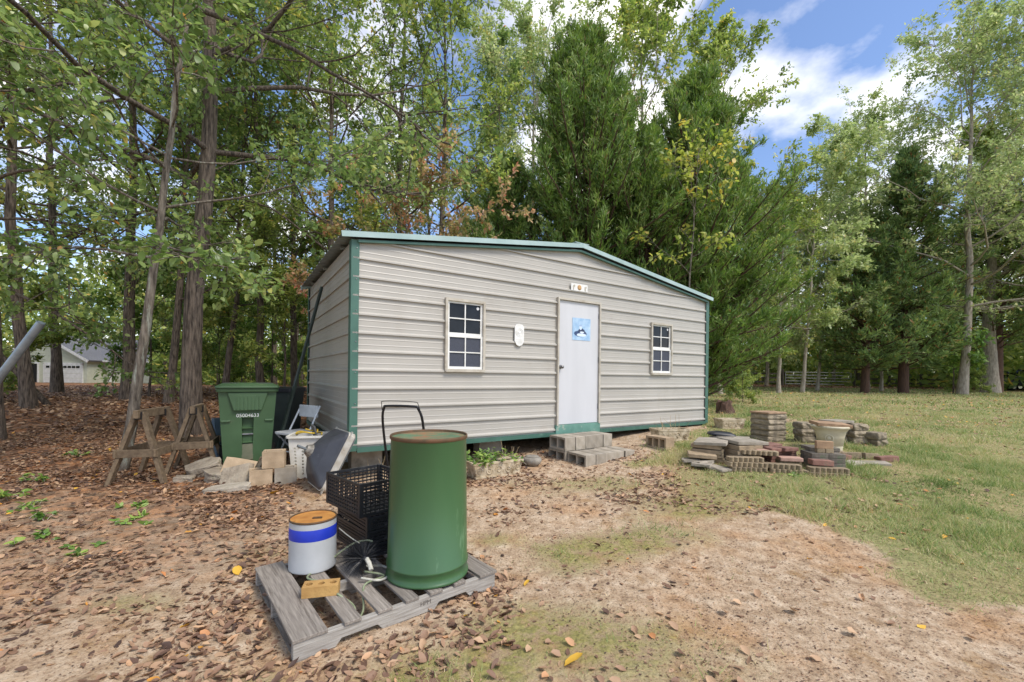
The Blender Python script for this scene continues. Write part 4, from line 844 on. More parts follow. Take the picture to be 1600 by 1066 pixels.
# ------------------------------------------------------------------ pile of pavers, bricks and edgers on the lawn
def scallop_mesh(L=.44, H=.14, T=.055, n=7):
    top = []; m_ = n * 6
    for i in range(m_ + 1): x = -L / 2 + L * i / m_; top.append((x, H - .03 + .03 * abs(math.sin(math.pi * i / 6))))
    return MB().prism([(-L / 2, 0), (L / 2, 0)] + top[::-1], -T / 2, T / 2).mesh('scalloped_edger')
EDG = scallop_mesh(); EDG.materials.append(M_EDGER)
def piece(name, me_or_dims, mat, loc, rot, label, cat, group=None, bevel=.006):
    if isinstance(me_or_dims, tuple):
        key = ('box', me_or_dims, mat.name); me = piece.cache.get(key)
        if me is None:
            me = MB().box((0, 0, me_or_dims[2] / 2), me_or_dims).mesh(name); me.materials.append(mat); piece.cache[key] = me
    else: me = me_or_dims
    o = bpy.data.objects.new(name, me); col.objects.link(o); o.location = loc; o.rotation_euler = rot
    bm = o.modifiers.new('bevel', 'BEVEL'); bm.width = bevel; bm.segments = 2; bm.limit_method = 'ANGLE'; bm.angle_limit = R(50)
    return tag(o, label, cat, group)
piece.cache = {}
def rough_block(dims, seed):
    import bmesh as _b
    bm = _b.new(); _b.ops.create_cube(bm, size=1); _b.ops.subdivide_edges(bm, edges=bm.edges[:], cuts=2, use_grid_fill=True); q = random.Random(seed)
    for v in bm.verts:
        c = v.co; flat = abs(c.z) > .49; k = .006 if flat else .014
        v.co = Vector((c.x * dims[0] + q.uniform(-k, k) - (.008 if flat else 0) * math.copysign(1, c.x) * (abs(c.x) > .49), c.y * dims[1] + q.uniform(-k, k) - (.008 if flat else 0) * math.copysign(1, c.y) * (abs(c.y) > .49), (c.z + .5) * dims[2] + (0 if flat else q.uniform(-.004, .004))))
    me = bpy.data.meshes.new('wall_block'); bm.to_mesh(me); bm.free(); me.materials.append(M_DARKBLOCK); return me
RB1 = [rough_block((.42, .36, .092), k) for k in range(5)]; RB2 = [rough_block((.25, .22, .112), 10 + k) for k in range(6)]
jit = lambda q=.01: random.uniform(-q, q)
# scalloped edgers lying flat, scalloped side to the front, stacked in front rows
def edgers(x, y, rz, n, lab, grp, L=1.0):
    z = G(x, y) - .01
    for i in range(n): piece('scalloped_edger', EDG, M_EDGER, (x + jit(.045), y + i * .035 + jit(.014), z + i * .057 + .0285), (R(90), 0, rz + jit(.04)), lab, 'edging block', grp, .003)
# rotated by 90 about x: the scallops point to -y (towards the camera)
edgers(3.06, 5.66, R(-6), 3, 'tan scalloped edging block in the stack before the square pavers', 'stack of scalloped edgers before the pavers')
edgers(3.55, 5.58, R(-14), 2, 'scalloped edging block in the short stack under the charcoal-brown edger', 'middle stack of scalloped edgers')
edgers(4.02, 5.45, R(-9), 2, 'scalloped edging block in the stack below the pink bricks', 'stack of scalloped edgers below the pink bricks')
piece('scalloped_edger', EDG, M_EDGER, (3.36, 5.84, G(3.4, 5.8) + .19), (R(90), 0, R(-20)), 'loose scalloped edger lying tilted against the square pavers', 'edging block', None, .003)
# thick square pavers, near stack
z = G(3.05, 6.1) - .01
for i in range(4): piece('square_paver', (.4, .4, .062), M_PAVER, (3.22 + jit(.012), 6.05 + jit(.012), z + i * .064), (0, 0, R(14) + jit(.04)), 'tan square paver in the stack under the pale top slabs', 'paver', 'square pavers under the pale slabs')
for i in range(4): piece('square_paver', (.4, .3, .055), M_PAVER, (2.83 + jit(.015) - i * .008, 6.12 + jit(.012), z + i * .06), (R(jit(2)), R(-2 + i), R(-32) + jit(.05)), 'brown paver in the skewed stack at the left of the pile', 'paver', 'skewed brown pavers')
piece('square_paver', (.42, .42, .045), M_CMU, (2.86, 6.12, z + .245), (R(3), R(-3), R(-33)), 'pale slab lying skewed on top of the left paver stack', 'paver')
piece('square_paver', (.5, .42, .045), M_CMU, (3.27, 6.08, z + .262), (R(1), R(2), R(14)), 'pale slab covering the square paver stack', 'paver')
piece('square_paver', (.4, .4, .045), M_CMU, (3.3, 6.5, z + .25), (R(-4), R(3), R(30)), 'grey slab sloping behind the pale top slabs', 'paver')
for i in range(3): piece('square_paver', (.4, .4, .06), M_PAVER, (3.32, 6.52, z + .02 + i * .064), (0, 0, R(24) + jit(.05)), 'tan square paver in the stack behind the pale slabs', 'paver', 'pavers behind the pale slabs')
bag = MB().loft([ring(0, 0, 0, .2, .1, .06, 4), ring(.01, 0, .035, .19, .09, .06, 4), ring(.03, .01, .06, .1, .05, .04, 4)]).build('dark_bag', M_BLACKPL, None, (3.2, 6.55, z + .298), (R(3), R(5), R(-12)), smooth=True); tag(bag, 'crumpled dark bag on the slabs behind the paver stack', 'bag')
for i, (x, y, rz, tlt) in enumerate(((2.6, 5.92, -.3, 2), (2.62, 5.86, .3, -3), (2.72, 5.72, .8, 4), (2.56, 5.75, -.6, 0), (2.76, 5.62, .4, 2), (2.5, 5.98, .1, 0))):
    if i == 0: piece('broken_paver', (.36, .22, .05), M_PAVER, (x + .05, y + .05, G(x, y) + .1), (R(4), R(tlt), rz), 'loose flat paver lying on the broken pieces', 'paver')
    else: chunk('paver_shard', (.24, .17, .035), (x, y, G(x, y) + .02 + .03 * (i % 2)), (R(tlt * 2), R(tlt), rz), M_CMU, 'broken grey paver shard at the left foot of the pile', 30 + i, .1, 'paver shards beside the pile')
# tall wall-block stack behind
z = G(4.5, 7.35) - .01
for i in range(5):
    piece('wall_block', RB1[i], M_DARKBLOCK, (4.42 + jit(.008), 7.4 + jit(.008), z + i * .094), (0, 0, R(20) + jit(.02)), 'dark weathered block in the tall stack with rusty top', 'wall block', 'blocks of the tall stack', .01)
piece('wall_block', (.43, .37, .03), M_BROWNPAV, (4.42, 7.4, z + .471), (0, 0, R(20)), 'rusty brown slab capping the tall block stack', 'paver')
# row of retaining wall blocks behind the pot
for j, (x, y, nlev, rz) in enumerate(((4.98, 7.3, 3, 8), (5.24, 7.26, 3, 6), (5.52, 7.3, 3, 12), (5.78, 7.22, 3, 4), (6.02, 7.1, 2, 20))):
    for i in range(nlev): piece('wall_block', RB2[(i + j * 2) % 6], M_DARKBLOCK, (x + jit(.012), y + jit(.02), G(x, y) - .01 + i * .114), (0, 0, R(rz) + jit(.06)), ('dark rough wall block in the stacked row behind the cream pot', 'dark rough wall block in the low end of the row behind the pot')[nlev == 2], 'wall block', ('wall blocks in the row behind the pot', 'low end of the wall block row')[nlev == 2], .012)
piece('square_paver', (.42, .3, .04), M_CMU, (5.5, 7.28, G(5.5, 7.28) + .334), (0, 0, R(14)), 'grey slab lying on the dark wall blocks behind the pot', 'paver')
# cream pot with a slab on it
pt = empty('garden_pot', (4.96, 6.68, G(4.96, 6.7) - .008), R(-40), 'cream flared garden pot with ring emblem under a tan slab', 'pot')
MB().lathe([(0, 0), (.15, 0), (.155, .02), (.175, .2), (.2, .31), (.235, .36), (.262, .375), (.262, .4), (.25, .405), (.22, .38), (.19, .3), (.165, .1), (0, .06)], 40).build('body', M_POT, pt, smooth=True)
MB().tube([(.05 * math.cos(t), -.186 - .12 * (.05 * math.sin(t)), .22 + .05 * math.sin(t)) for t in np.linspace(0, 2 * math.pi, 25)], .007, 6, False).build('ring_emblem', M_POT, pt)
MB().lathe([(0, .012), (.018, .01), (.022, 0), (0, 0)], 10, M=Matrix.Rotation(R(90), 3, 'X')).build('boss', M_POT, pt, (0, -.184, .22))
piece('square_paver', (.46, .34, .05), M_BROWNPAV, (4.94, 6.66, G(4.96, 6.7) + .392), (R(2), R(3), R(-14)), 'tan slab laid across the cream garden pot', 'paver')
# charcoal bricks stack, front right
z = G(4.15, 5.7) - .01
for lev in range(5):
    for i in range(3):
        for j in range(2):
            if lev == 4 and (i < 2 or j == 0): continue
            piece('charcoal_brick', (.2, .1, .058), M_CHAR, (4.02 + .205 * j * .96 + jit(.006) + i * .018, 5.62 + i * .105 + jit(.005) - j * .035, z + lev * .06), (0, 0, R(-10) + jit(.04)), 'charcoal paving brick in the dark stack with green algae', 'brick', 'charcoal bricks of the dark stack', .006)
piece('square_paver', (.36, .26, .05), M_CHAR, (4.2, 5.84, z + .242), (0, 0, R(-10)), 'smooth charcoal slab on the dark brick stack', 'paver')
piece('tan_brick', (.2, .058, .1), M_BROWNPAV, (4.1, 5.63, z + .295), (0, R(1), R(-10)), 'orange-tan brick standing on edge on the dark stack', 'brick')
for j in range(2): piece('tan_brick', (.095, .07, .054), M_EDGER, (4.055 + j * .1, 5.64 - .018 * j, z + .2405), (0, 0, R(-10)), 'short tan half brick under the upright orange brick', 'brick', 'half bricks under the upright brick')
for j, (x, y, dz, rz, mt, lab) in enumerate(((3.7, 5.7, .107, -18, M_BRICKP, 'pink paving brick lying on the scalloped edgers'), (3.98, 5.52, .105, -14, M_BRICKR, 'thick reddish paving brick at the front of the edger stack'), (3.62, 5.96, .17, 20, M_BRICKR, 'dark red paver behind the pink brick'), (3.82, 5.98, .17, 20, M_BRICKR, 'dark red paver beside the charcoal stack'), (3.72, 6.18, .17, 20, M_BRICKR, 'dark red paver at the back of the red group'), (3.46, 5.86, .16, 6, M_BRICKP, 'pale pink paver edge-on beside the red pavers'))):
    piece('paving_brick', (.24, .16, .07) if j == 1 else (.26, .2, .05), mt, (x, y, G(x, y) + dz), (R(jit(3)), R(jit(3)), R(rz)), lab, 'brick', None, .008)
for x, y in ((3.66, 6.05), (3.84, 6.12)):
    for i in range(3): piece('paving_brick', (.28, .26, .056), M_BRICKR, (x + jit(.01), y + jit(.01), G(x, y) - .01 + i * .058), (0, 0, R(20) + jit(.03)), 'red paver in the hidden courses below the dark red pavers', 'brick', 'lower red pavers')
for x, y in ((3.72, 5.74),):
    for i in range(2): piece('paving_brick', (.26, .16, .056), M_EDGER, (x + jit(.01), y + jit(.01), G(x, y) - .01 + i * .058), (0, 0, R(-12)), 'tan brick in the courses below the pink brick', 'brick', 'lower tan bricks')
for i, (x, y, rz) in enumerate(((4.78, 6.22, 20), (4.98, 6.3, -15), (5.22, 6.28, 10), (5.36, 6.12, -8), (4.86, 6.42, 40))):
    piece('paving_brick', (.24, .14, .09), (M_BRICKR, M_EDGER, M_EDGER, M_BRICKR, M_EDGER)[i], (x, y, G(x, y) - .015), (R(jit(8)), R(jit(8)), R(rz)), ('reddish loose brick in the grass nearest the dark stack', 'tan loose brick in the grass beside the reddish one', 'tan loose brick in the middle of the loose bricks', 'brownish brick at the far right end of the loose bricks', 'tan loose brick in the grass behind the others')[i], 'brick', None, .01)
for x, y, rz in ((4.7, 5.95, 20), (5.05, 5.98, -20)): piece('flat_stone', (.34, .2, .04), M_CMU, (x, y, G(x, y) - .012), (R(2), R(-3), R(rz)), 'flat grey stone lying in the grass in front of the loose bricks', 'stone', 'flat stones by the loose bricks', .01)
def tuft(name, loc, n, h, label, mat=M_GRASS, spread=.1, seed=1):
    r = np.random.default_rng(seed); C = np.stack([r.normal(0, spread, n), r.normal(0, spread * .6, n), np.zeros(n)], -1); D = np.stack([r.normal(0, .35, n), r.normal(0, .35, n), np.ones(n)], -1)
    V, T, ti = leaves_geo(C, D, r.normal(size=(n, 3)), r.uniform(.4, 1, n) * h, np.full(n, .007), r.uniform(0, .7, n), 3); return tag(link(name, np_mesh(name, V, T, ti), mat, None, loc), label, 'grass')
tuft('grass_tuft', (4.42, 5.66, G(4.4, 5.66)), 160, .26, 'tall grass tuft growing against the algae-green brick stack', seed=2)
plant('weed', (3.56, 5.4, G(3.5, 5.4)), 40, .11, .2, M_SHRUB, 'little green weed with reddish leaves between two edger stacks', .05, seed=77)

# ------------------------------------------------------------------ trees
def grow(r, S, D, L, k, up, jit_):
    P = [S]; d = unit(D); p = S
    for i in range(k - 1):
        d = unit(d + np.array([0, 0, 1.0]) * up + r.normal(0, jit_, d.shape)); p = p + d * (L / (k - 1))[:, None]; P.append(p)
    return np.stack(P, 1)
def sample(P, i, f):
    k = P.shape[1] - 1; q = np.minimum((f * k).astype(int), k - 1); ff = (f * k - q)[:, None]; return P[i, q] * (1 - ff) + P[i, q + 1] * ff, unit(P[i, q + 1] - P[i, q])
def tree_meshes(name, seed, H, r0, cb_, Rc, leaf, nl=22, ns=7, nt_=5, m_=9, lean=(0, 0), shape='round', sides=12, wig=.012, extra=None, kleaf=4, flare=1.35, lmin=12, lmax=60, up=.05, tintpow=1.0, twig=1.0, topr=.12):
    r = np.random.default_rng(seed); k = 14; t = np.linspace(0, 1, k)
    off = np.cumsum(r.normal(0, wig * H / k * 3, (k, 2)), 0); off[0] = 0
    TP = np.stack([lean[0] * t * H + off[:, 0], lean[1] * t * H + off[:, 1], t * H - .06], -1)[None]
    tr = r0 * (1 - t * (1 - topr)) ; tr = tr + r0 * (flare - 1) * np.exp(-t * H / .3)
    parts = [tubes_geo(TP, tr[None], sides)]
    lt = np.sort(r.uniform(cb_, .985, nl)); S, _ = sample(TP, np.zeros(nl, int), lt); az = np.arange(nl) * 2.4 + r.uniform(0, 6) + r.normal(0, .4, nl)
    q = (lt - cb_) / (1 - cb_)
    if shape == 'round': pf = np.sqrt(np.clip(1 - ((q - .38) / .68) ** 2, .05, 1))
    elif shape == 'column': pf = .55 + .45 * np.sin(np.pi * np.clip(q * .9 + .1, 0, 1))
    else: pf = 1.05 - .8 * q
    el = np.radians(lmin + (lmax - lmin) * q) + r.normal(0, .12, nl); LL = Rc * pf * r.uniform(.75, 1.15, nl)
    D = np.stack([np.cos(az) * np.cos(el), np.sin(az) * np.cos(el), np.sin(el)], -1)
    LP = grow(r, S, D, LL, 8, up, .16); lr = np.clip(r0 * (1 - lt * .85) * .42, .012, .14)
    if extra is not None:
        EP = np.array(extra, float); tt = np.linspace(0, 1, 8) * (len(EP) - 1); ii_ = np.minimum(tt.astype(int), len(EP) - 2); e = EP[ii_] * (1 - (tt - ii_))[:, None] + EP[ii_ + 1] * (tt - ii_)[:, None]
        LP = np.concatenate([LP, e[None] + r.normal(0, .03, (1, 8, 3))]); LL = np.append(LL, np.linalg.norm(EP[-1] - EP[0])); lr = np.append(lr, .05); nl += 1
    parts.append(tubes_geo(LP, lr[:, None] * np.linspace(1, .22, 8)[None], 6))
    i = np.repeat(np.arange(nl), ns); f = np.clip(r.uniform(.22, 1.0, nl * ns), 0, .999); S, Tn = sample(LP, i, f)
    D = unit(Tn + r.normal(0, .75, S.shape) * np.array([1, 1, .55])); SLn = np.clip(LL[i] * .42 * (1.15 - .6 * f), .35, 2.6) * r.uniform(.7, 1.2, len(i))
    SP = grow(r, S, D, SLn, 5, up * .5, .2); parts.append(tubes_geo(SP, np.clip(lr[i] * .4, .006, .03)[:, None] * np.linspace(1, .35, 5)[None], 4))
    i2 = np.repeat(np.arange(len(SP)), nt_); f = np.clip(r.uniform(.1, 1, len(i2)), 0, .999); S, Tn = sample(SP, i2, f); D = unit(Tn + r.normal(0, .8, S.shape) * np.array([1, 1, .6])); TL = np.clip(SLn[i2] * .42, .2, .9) * r.uniform(.6, 1.2, len(i2)) * twig
    WP = grow(r, S, D, TL, 3, -.02, .2); parts.append(tubes_geo(WP, np.full((len(WP), 3), 1.0) * np.array([.005, .004, .002]), 3))
    i3 = np.repeat(np.arange(len(WP)), m_); f = np.clip(r.uniform(.05, 1.0, len(i3)), 0, .999); C, Tn = sample(WP, i3, f); n = len(C); C = C + r.normal(0, leaf * .35, C.shape)
    D = unit(Tn * .6 + r.normal(0, .7, C.shape) + [0, 0, -.25]); N = r.normal(0, .45, C.shape) + [0, 0, 1]
    clump = r.normal(0, .12, len(SP))[i2][i3]; ti = np.clip(r.beta(2, 2.4, n) ** tintpow + clump, 0, 1); ti = np.where(r.uniform(0, 1, n) < .01, r.uniform(.95, 1, n), ti * .95)
    sz = r.uniform(.65, 1.25, n) * leaf
    V, T, ti = leaves_geo(C, D, N, sz, sz * r.uniform(.42, .62, n), ti, kleaf, .12, 0.0 if kleaf == 4 else r.uniform(-.2, .1, n))
    Vb, Tb = merge(parts)
    return np_mesh(name + '_wood', Vb, Tb, smooth=True), np_mesh(name + '_crown', V, T, ti)
def place_tree(name, meshes, loc, bark, leafm, label, rz=0, s=1, group=None, cat='tree'):
    t = empty(name, loc, rz, label, cat, group); t.scale = (s, s, s); wood, crown = meshes
    if not wood.materials: wood.materials.append(bark)
    if not crown.materials: crown.materials.append(leafm)
    link('trunk', wood, None, t); link('crown', crown, None, t)
    return t
def gl(x, y, d=0): return (x, y, G(x, y) + d)
# --- the left wood
big = tree_meshes('oak', 101, 17, .165, .24, 6.2, .115, nl=27, ns=9, nt_=7, m_=12, flare=1.18, lean=(.035, -.01), extra=[(.15, -.2, 7.6), (1.6, -.4, 7.0), (3.2, -.6, 6.0), (4.6, -.8, 5.0)], kleaf=4, sides=18)
place_tree('oak_tree', big, gl(-5.85, 7.85), M_BARK, M_OAK, 'big oak with thick furrowed trunk behind the sawhorses', 0)
place_tree('oak_tree', tree_meshes('leaning', 102, 8.5, .068, .3, 3.0, .095, nl=18, ns=8, nt_=6, m_=12, flare=1.15, lean=(.1, .02), kleaf=6, sides=12, lmin=6, lmax=50, up=.01), gl(-5.12, 5.64), M_BARKLICH, M_OAK, 'thin leaning tree with lichen-spotted bark beside the sawhorse')
place_tree('oak_tree', tree_meshes('edge', 103, 10, .1, .26, 3.2, .095, nl=20, ns=8, nt_=6, m_=12, lean=(.01, 0), kleaf=6, lmin=-5, lmax=45, up=-.02), gl(-8.7, 7.25), M_BARK, M_OAK, 'slim dark tree with drooping leafy boughs next to the steel pipe')
V = [tree_meshes('woodA', 111, 19, .175, .26, 4.8, .17, nl=25, ns=8, nt_=6, m_=10, lean=(.01, .0)), tree_meshes('woodB', 112, 17, .145, .22, 4.3, .16, nl=25, ns=8, nt_=6, m_=10, lean=(-.02, .01)), tree_meshes('woodC', 113, 14, .1, .2, 3.5, .15, nl=24, ns=7, nt_=6, m_=11, lean=(.05, -.02), shape='column'), tree_meshes('woodD', 114, 20, .165, .3, 4.7, .17, nl=25, ns=8, nt_=6, m_=10, lean=(.02, .02))]
wood_spots = [
 (0, -12.7, 14.2, 1.0, 1.1, M_BARKLICH, 'tall straight grey trunk rising behind the leaning lichen-spotted tree'),
 (1, -12.8, 11.4, .95, 2.0, M_BARK, 'dark straight tree in front of the far house, end of the pipe before it'),
 (3, -18.0, 17.0, 1.0, 3.1, M_BARK, 'straight tree with flared foot standing before the white garage door'),
 (1, -10.4, 13.0, .8, 4.0, M_BARK, 'slender straight tree just left of the big oak'),
 (2, -9.4, 14.0, 1.0, .4, M_BARK, 'thin tree right behind the green cart'),
 (2, -8.7, 15.0, 1.25, 5.0, M_BARKLICH, 'slanting pale trunk in the wood behind the green cart'),
 (3, -8.3, 16.5, .8, 1.9, M_BARK, 'dark tree near the shed side wall in the wood'),
 (0, -4.2, 16.0, .9, 2.6, M_BARK, 'tree rising behind the left end of the shed roof')]
for i, (v, x, y, s, rz, bk, lab) in enumerate(wood_spots): place_tree('wood_tree', V[v], gl(x, y), M_BARK, M_OAK2 if v % 2 else M_OAK, lab, rz, s)
fill = [(2, -14.5, 19, 1.1), (2, -16.4, 22, 1.0), (1, -31, 20, 1.0), (0, -15.5, 28, .95), (3, -10, 29, 1.0), (1, -4.5, 25, 1.0), (2, -1.0, 20, 1.1), (0, -1.5, 30, 1.0), (3, -42, 30, 1.0)]
for i, (v, x, y, s) in enumerate(fill): place_tree('wood_tree', V[v], gl(x, y), M_BARK, M_OAK, 'leafy tree deeper in the wood behind the nearer trunks', i * 1.3, s, 'deeper trees of the wood')
for i, (v, x, y, s) in enumerate(((0, -10.5, 2.5, .8), (1, -14, 5.5, .9), (2, -12.5, 8.2, 1.0))): place_tree('wood_tree', V[v], gl(x, y), M_BARK, M_OAK, 'leafy tree of the wood growing past the slanting steel pipe', i * 1.7, s, 'wood trees past the pipe')
place_tree('wood_tree', V[1], gl(-2.2, 13.6), M_BARK, M_OAK2, 'yellow-green tree between the russet small tree and the smaller cedar', 2.2, .82)
place_tree('wood_tree', V[3], gl(-5.4, 12.6), M_BARK, M_OAK2, 'slim tree rising over the shed side wall with yellow-green crown', 4.2, .72)
place_tree('dogwood_tree', tree_meshes('dogw', 121, 5.6, .07, .42, 2.8, .12, nl=18, ns=8, nt_=6, m_=11, lmin=-12, lmax=40, kleaf=6, up=-.02), gl(-2.9, 11.4), M_BARKLICH, M_DOGW, 'small tree with russet pinkish leaves showing above the shed roof', .5)
SAP = [tree_meshes('sapA', 131, 4.6, .035, .15, 1.8, .13, nl=18, ns=7, nt_=6, m_=11, lmin=5, lmax=40), tree_meshes('sapB', 132, 6.5, .045, .15, 2.4, .14, nl=20, ns=7, nt_=6, m_=11, lmin=0, lmax=40), tree_meshes('sapC', 133, 3.0, .03, .1, 1.6, .12, nl=18, ns=7, nt_=6, m_=11)]
r = np.random.default_rng(5); k = 0
for x, y in ((-13.5, 16), (-14.2, 19.5), (-27.5, 21), (-9.8, 17.5), (-7.4, 14.0), (-11.6, 17), (-6.6, 18.5), (-8.4, 19.5), (-14.6, 24), (-18.5, 27), (-5.6, 22), (-12, 26), (-13.2, 21), (-9.2, 24), (-16, 13.2)):
    place_tree('sapling', SAP[k % 3], gl(x, y), M_BARK, M_OAK2 if k % 3 else M_SHRUB, 'yellow-green understory sapling among the wood trunks', k * 1.7, .9 + .3 * r.uniform(), 'understory saplings in the wood'); k += 1
fs_ = MB().tube([(-17.3, 12, 4.6), (-14.6, 12.1, 2.0), (-13.0, 12.2, .25)], [.045, .06, .08], 8).build('fallen_sapling', M_BARK, smooth=True); tag(fs_, 'slanting dead sapling leaning between the trunks before the far house', 'dead tree')
# --- cedars
def cedar_meshes(name, seed, H, Rc, r0, n=150, per=15, blades=13, z0=.03, blade=.2, asc=.55, prof=None, wid=.033, bare=0):
    r = np.random.default_rng(seed); k = 10; t = np.linspace(0, 1, k); TP = np.stack([r.normal(0, .02, k).cumsum(), r.normal(0, .02, k).cumsum(), t * H - .05], -1)[None]
    parts = [tubes_geo(TP, (r0 * (1 - .93 * t))[None], 10)]
    bt = z0 + (1 - z0) * (np.arange(n) + r.uniform(0, 1, n)) / n; S, _ = sample(TP, np.zeros(n, int), np.clip(bt, 0, .999)); az = np.arange(n) * 2.399 + r.normal(0, .3, n)
    q = (bt - z0) / (1 - z0); pf = np.interp(q, [0, .12, .3, .6, .85, 1], [.72, .95, 1, .68, .32, .06]) if prof is None else np.interp(q, *prof)
    lob = 1 + .22 * np.sin(az * 2 + bt * 9 + seed) ; L = Rc * pf * r.uniform(.72, 1.12, n) * lob; el = np.radians(8 + 42 * q) + r.normal(0, .15, n)
    D = np.stack([np.cos(az) * np.cos(el), np.sin(az) * np.cos(el), np.sin(el)], -1); BP = grow(r, S, D, L, 7, asc * .16, .07)
    parts.append(tubes_geo(BP, np.clip(.014 + .012 * L, .008, .05)[:, None] * np.linspace(1, .2, 7)[None], 5))
    i = np.repeat(np.arange(n), per); f = np.clip(1 - r.uniform(0, 1, n * per) ** 1.1 * (.88 - bare), .02, .999); C, Tn = sample(BP, i, f)
    dirs = unit(Tn + r.normal(0, .55, C.shape) + [0, 0, asc]); sl = np.clip(.3 + .25 * L[i] * (1.1 - f), .2, .75) * r.uniform(.6, 1.2, len(i))
    SP = grow(r, C + r.normal(0, .05, C.shape), dirs, sl, 3, .12, .12); parts.append(tubes_geo(SP, np.full((len(SP), 3), 1.0) * np.array([.006, .005, .002]), 3))
    i2 = np.repeat(np.arange(len(SP)), blades); f2 = np.clip(r.uniform(.0, 1, len(i2)), 0, .999); C2, T2 = sample(SP, i2, f2); m_ = len(C2)
    D2 = unit(T2 * 1.0 + r.normal(0, .55, C2.shape) + [0, 0, .25]); sz = blade * r.uniform(.55, 1.2, m_)
    ti = np.clip(.45 + r.normal(0, .17, m_) + r.normal(0, .12, len(SP))[i2] + .12 * (f2 - .5), 0, .99); ti = np.where(r.uniform(0, 1, m_) < .012, 1.0, ti)
    V_, T_, ti = leaves_geo(C2 + r.normal(0, .03, C2.shape), D2, r.normal(size=C2.shape), sz, np.full(m_, wid) * r.uniform(.7, 1.4, m_), ti, 4, .1)
    Vb, Tb = merge(parts); return np_mesh(name + '_wood', Vb, Tb, smooth=True), np_mesh(name + '_crown', V_, T_, ti)
place_tree('cedar_tree', cedar_meshes('cedarA', 201, 12.0, 3.5, .2, n=300, per=22, blades=23, z0=.1, prof=([0, .2, .5, .78, .95, 1], [.95, 1, .84, .5, .2, .05])), gl(2.35, 14.2), M_BARKRED, M_CEDAR, 'tall pointed green cedar behind the middle of the shed roof')
place_tree('cedar_tree', cedar_meshes('cedarB', 202, 10.8, 3.1, .2, n=290, per=22, blades=23, z0=.02, prof=([0, .1, .4, .68, .9, 1], [.85, 1, .98, .7, .3, .06])), gl(6.0, 14.4), M_BARKRED, M_CEDAR, 'broad green cedar reaching the ground beyond the shed corner')
place_tree('cedar_tree', cedar_meshes('cedarC', 203, 8.2, 2.6, .12, n=150, per=18, blades=16, z0=.05), gl(-.3, 14.8), M_BARKRED, M_CEDAR, 'smaller cedar left of the tall pointed one above the roof')
place_tree('cedar_tree', cedar_meshes('cedarC2', 207, 8.4, 2.5, .12, n=150, per=18, blades=16, z0=.05), gl(4.2, 13.4), M_BARKRED, M_CEDAR, 'low cedar filling the gap between the two big cedars')
place_tree('cedar_tree', cedar_meshes('cedarD', 204, 9.5, 3.1, .24, n=140, per=18, blades=14, z0=.14, blade=.28, asc=.1, wid=.055, bare=.1), gl(21.0, 25.6), M_BARKRED, M_CEDAR2, 'dark cedar with clear trunk standing right of the metal gate')
place_tree('cedar_tree', cedar_meshes('cedarE', 205, 14.5, 3.9, .28, n=170, per=18, blades=14, z0=.1, blade=.3, asc=.1, wid=.06, bare=.1), gl(23.7, 26), M_BARKRED, M_CEDAR2, 'taller cedar with browning boughs right of the gateside cedar')
place_tree('cedar_tree', cedar_meshes('cedarF', 206, 15, 4.2, .4, n=170, per=18, blades=14, z0=.18, blade=.3, asc=.08, wid=.055, bare=.2), gl(32.6, 29), M_BARKRED, M_CEDAR2, 'dark cedar spreading in front of the parked dark car')
# --- tall pale trees
PV = [tree_meshes('palA', 301, 21, .22, .2, 7.0, .2, nl=34, ns=9, nt_=7, m_=12, lmin=10, lmax=65), tree_meshes('palB', 302, 18, .16, .22, 4.6, .19, nl=30, ns=8, nt_=6, m_=12, lmin=15, lmax=65, shape='column'), tree_meshes('palC', 303, 12, .09, .25, 3.4, .19, nl=26, ns=8, nt_=6, m_=12, lmin=5, lmax=55, lean=(-.03, 0))]
place_tree('poplar_tree', PV[0], gl(26.2, 25), M_BARKPALE, M_POPLAR, 'largest pale-leaved tree, its crown spreading over the cedars by the lawn', .3, .98)
place_tree('poplar_tree', PV[0], gl(35.5, 27.5), M_BARKPALE, M_POPLAR, 'pale-leaved tall tree above the parked dark car', 2.1, .95)
place_tree('poplar_tree', PV[0], gl(25.6, 31), M_BARKPALE, M_POPLAR, 'pale-leaved tree whose rounded top borders the open blue sky', 5.2, .88)
place_tree('poplar_tree', PV[0], gl(30.2, 23.5), M_BARKPALE, M_POPLAR, 'tall pale-leaved tree nearest the lawn in front of the thick trunk', 3.7, .95)
place_tree('poplar_tree', PV[2], gl(24.6, 28.6), M_BARKPALE, M_POPLAR, 'slender white-barked young tree before the browning cedar', 1.0, 1.0)
place_tree('poplar_tree', PV[2], gl(19.9, 28), M_BARKPALE, M_POPLAR, 'slim pale tree left of the white-barked young tree', 3.0, 1.05)
place_tree('poplar_tree', PV[1], gl(13.4, 26), M_BARKPALE, M_OAK2, 'yellow-green column-shaped tree beyond the broad cedar', 1.4, .74)
place_tree('poplar_tree', PV[2], gl(16.9, 25), M_BARKPALE, M_POPLAR, 'pale-leaved tree left of the metal gate below the open sky', 2.2, 1.15)
place_tree('poplar_tree', PV[1], gl(14.6, 23.5), M_BARKPALE, M_OAK2, 'yellow-green tree just beyond the broad cedar at the lawn edge', 4.0, .62)
place_tree('poplar_tree', PV[1], gl(10.6, 22), M_BARKPALE, M_OAK2, 'tall airy tree rising above the broad cedar against blue sky', .2, 1.0)
place_tree('poplar_tree', PV[1], gl(6.2, 21), M_BARKPALE, M_OAK2, 'tall airy tree standing between the two big cedar tops', 2.4, 1.02)
place_tree('poplar_tree', PV[0], gl(1.2, 22), M_BARKPALE, M_OAK2, 'tall bare-topped tree behind the pointed cedar', 4.4, .85)
place_tree('poplar_tree', PV[1], gl(18.2, 33), M_BARKPALE, M_POPLAR, 'grey-trunked tree rising behind the metal gate', 5.0, .8)
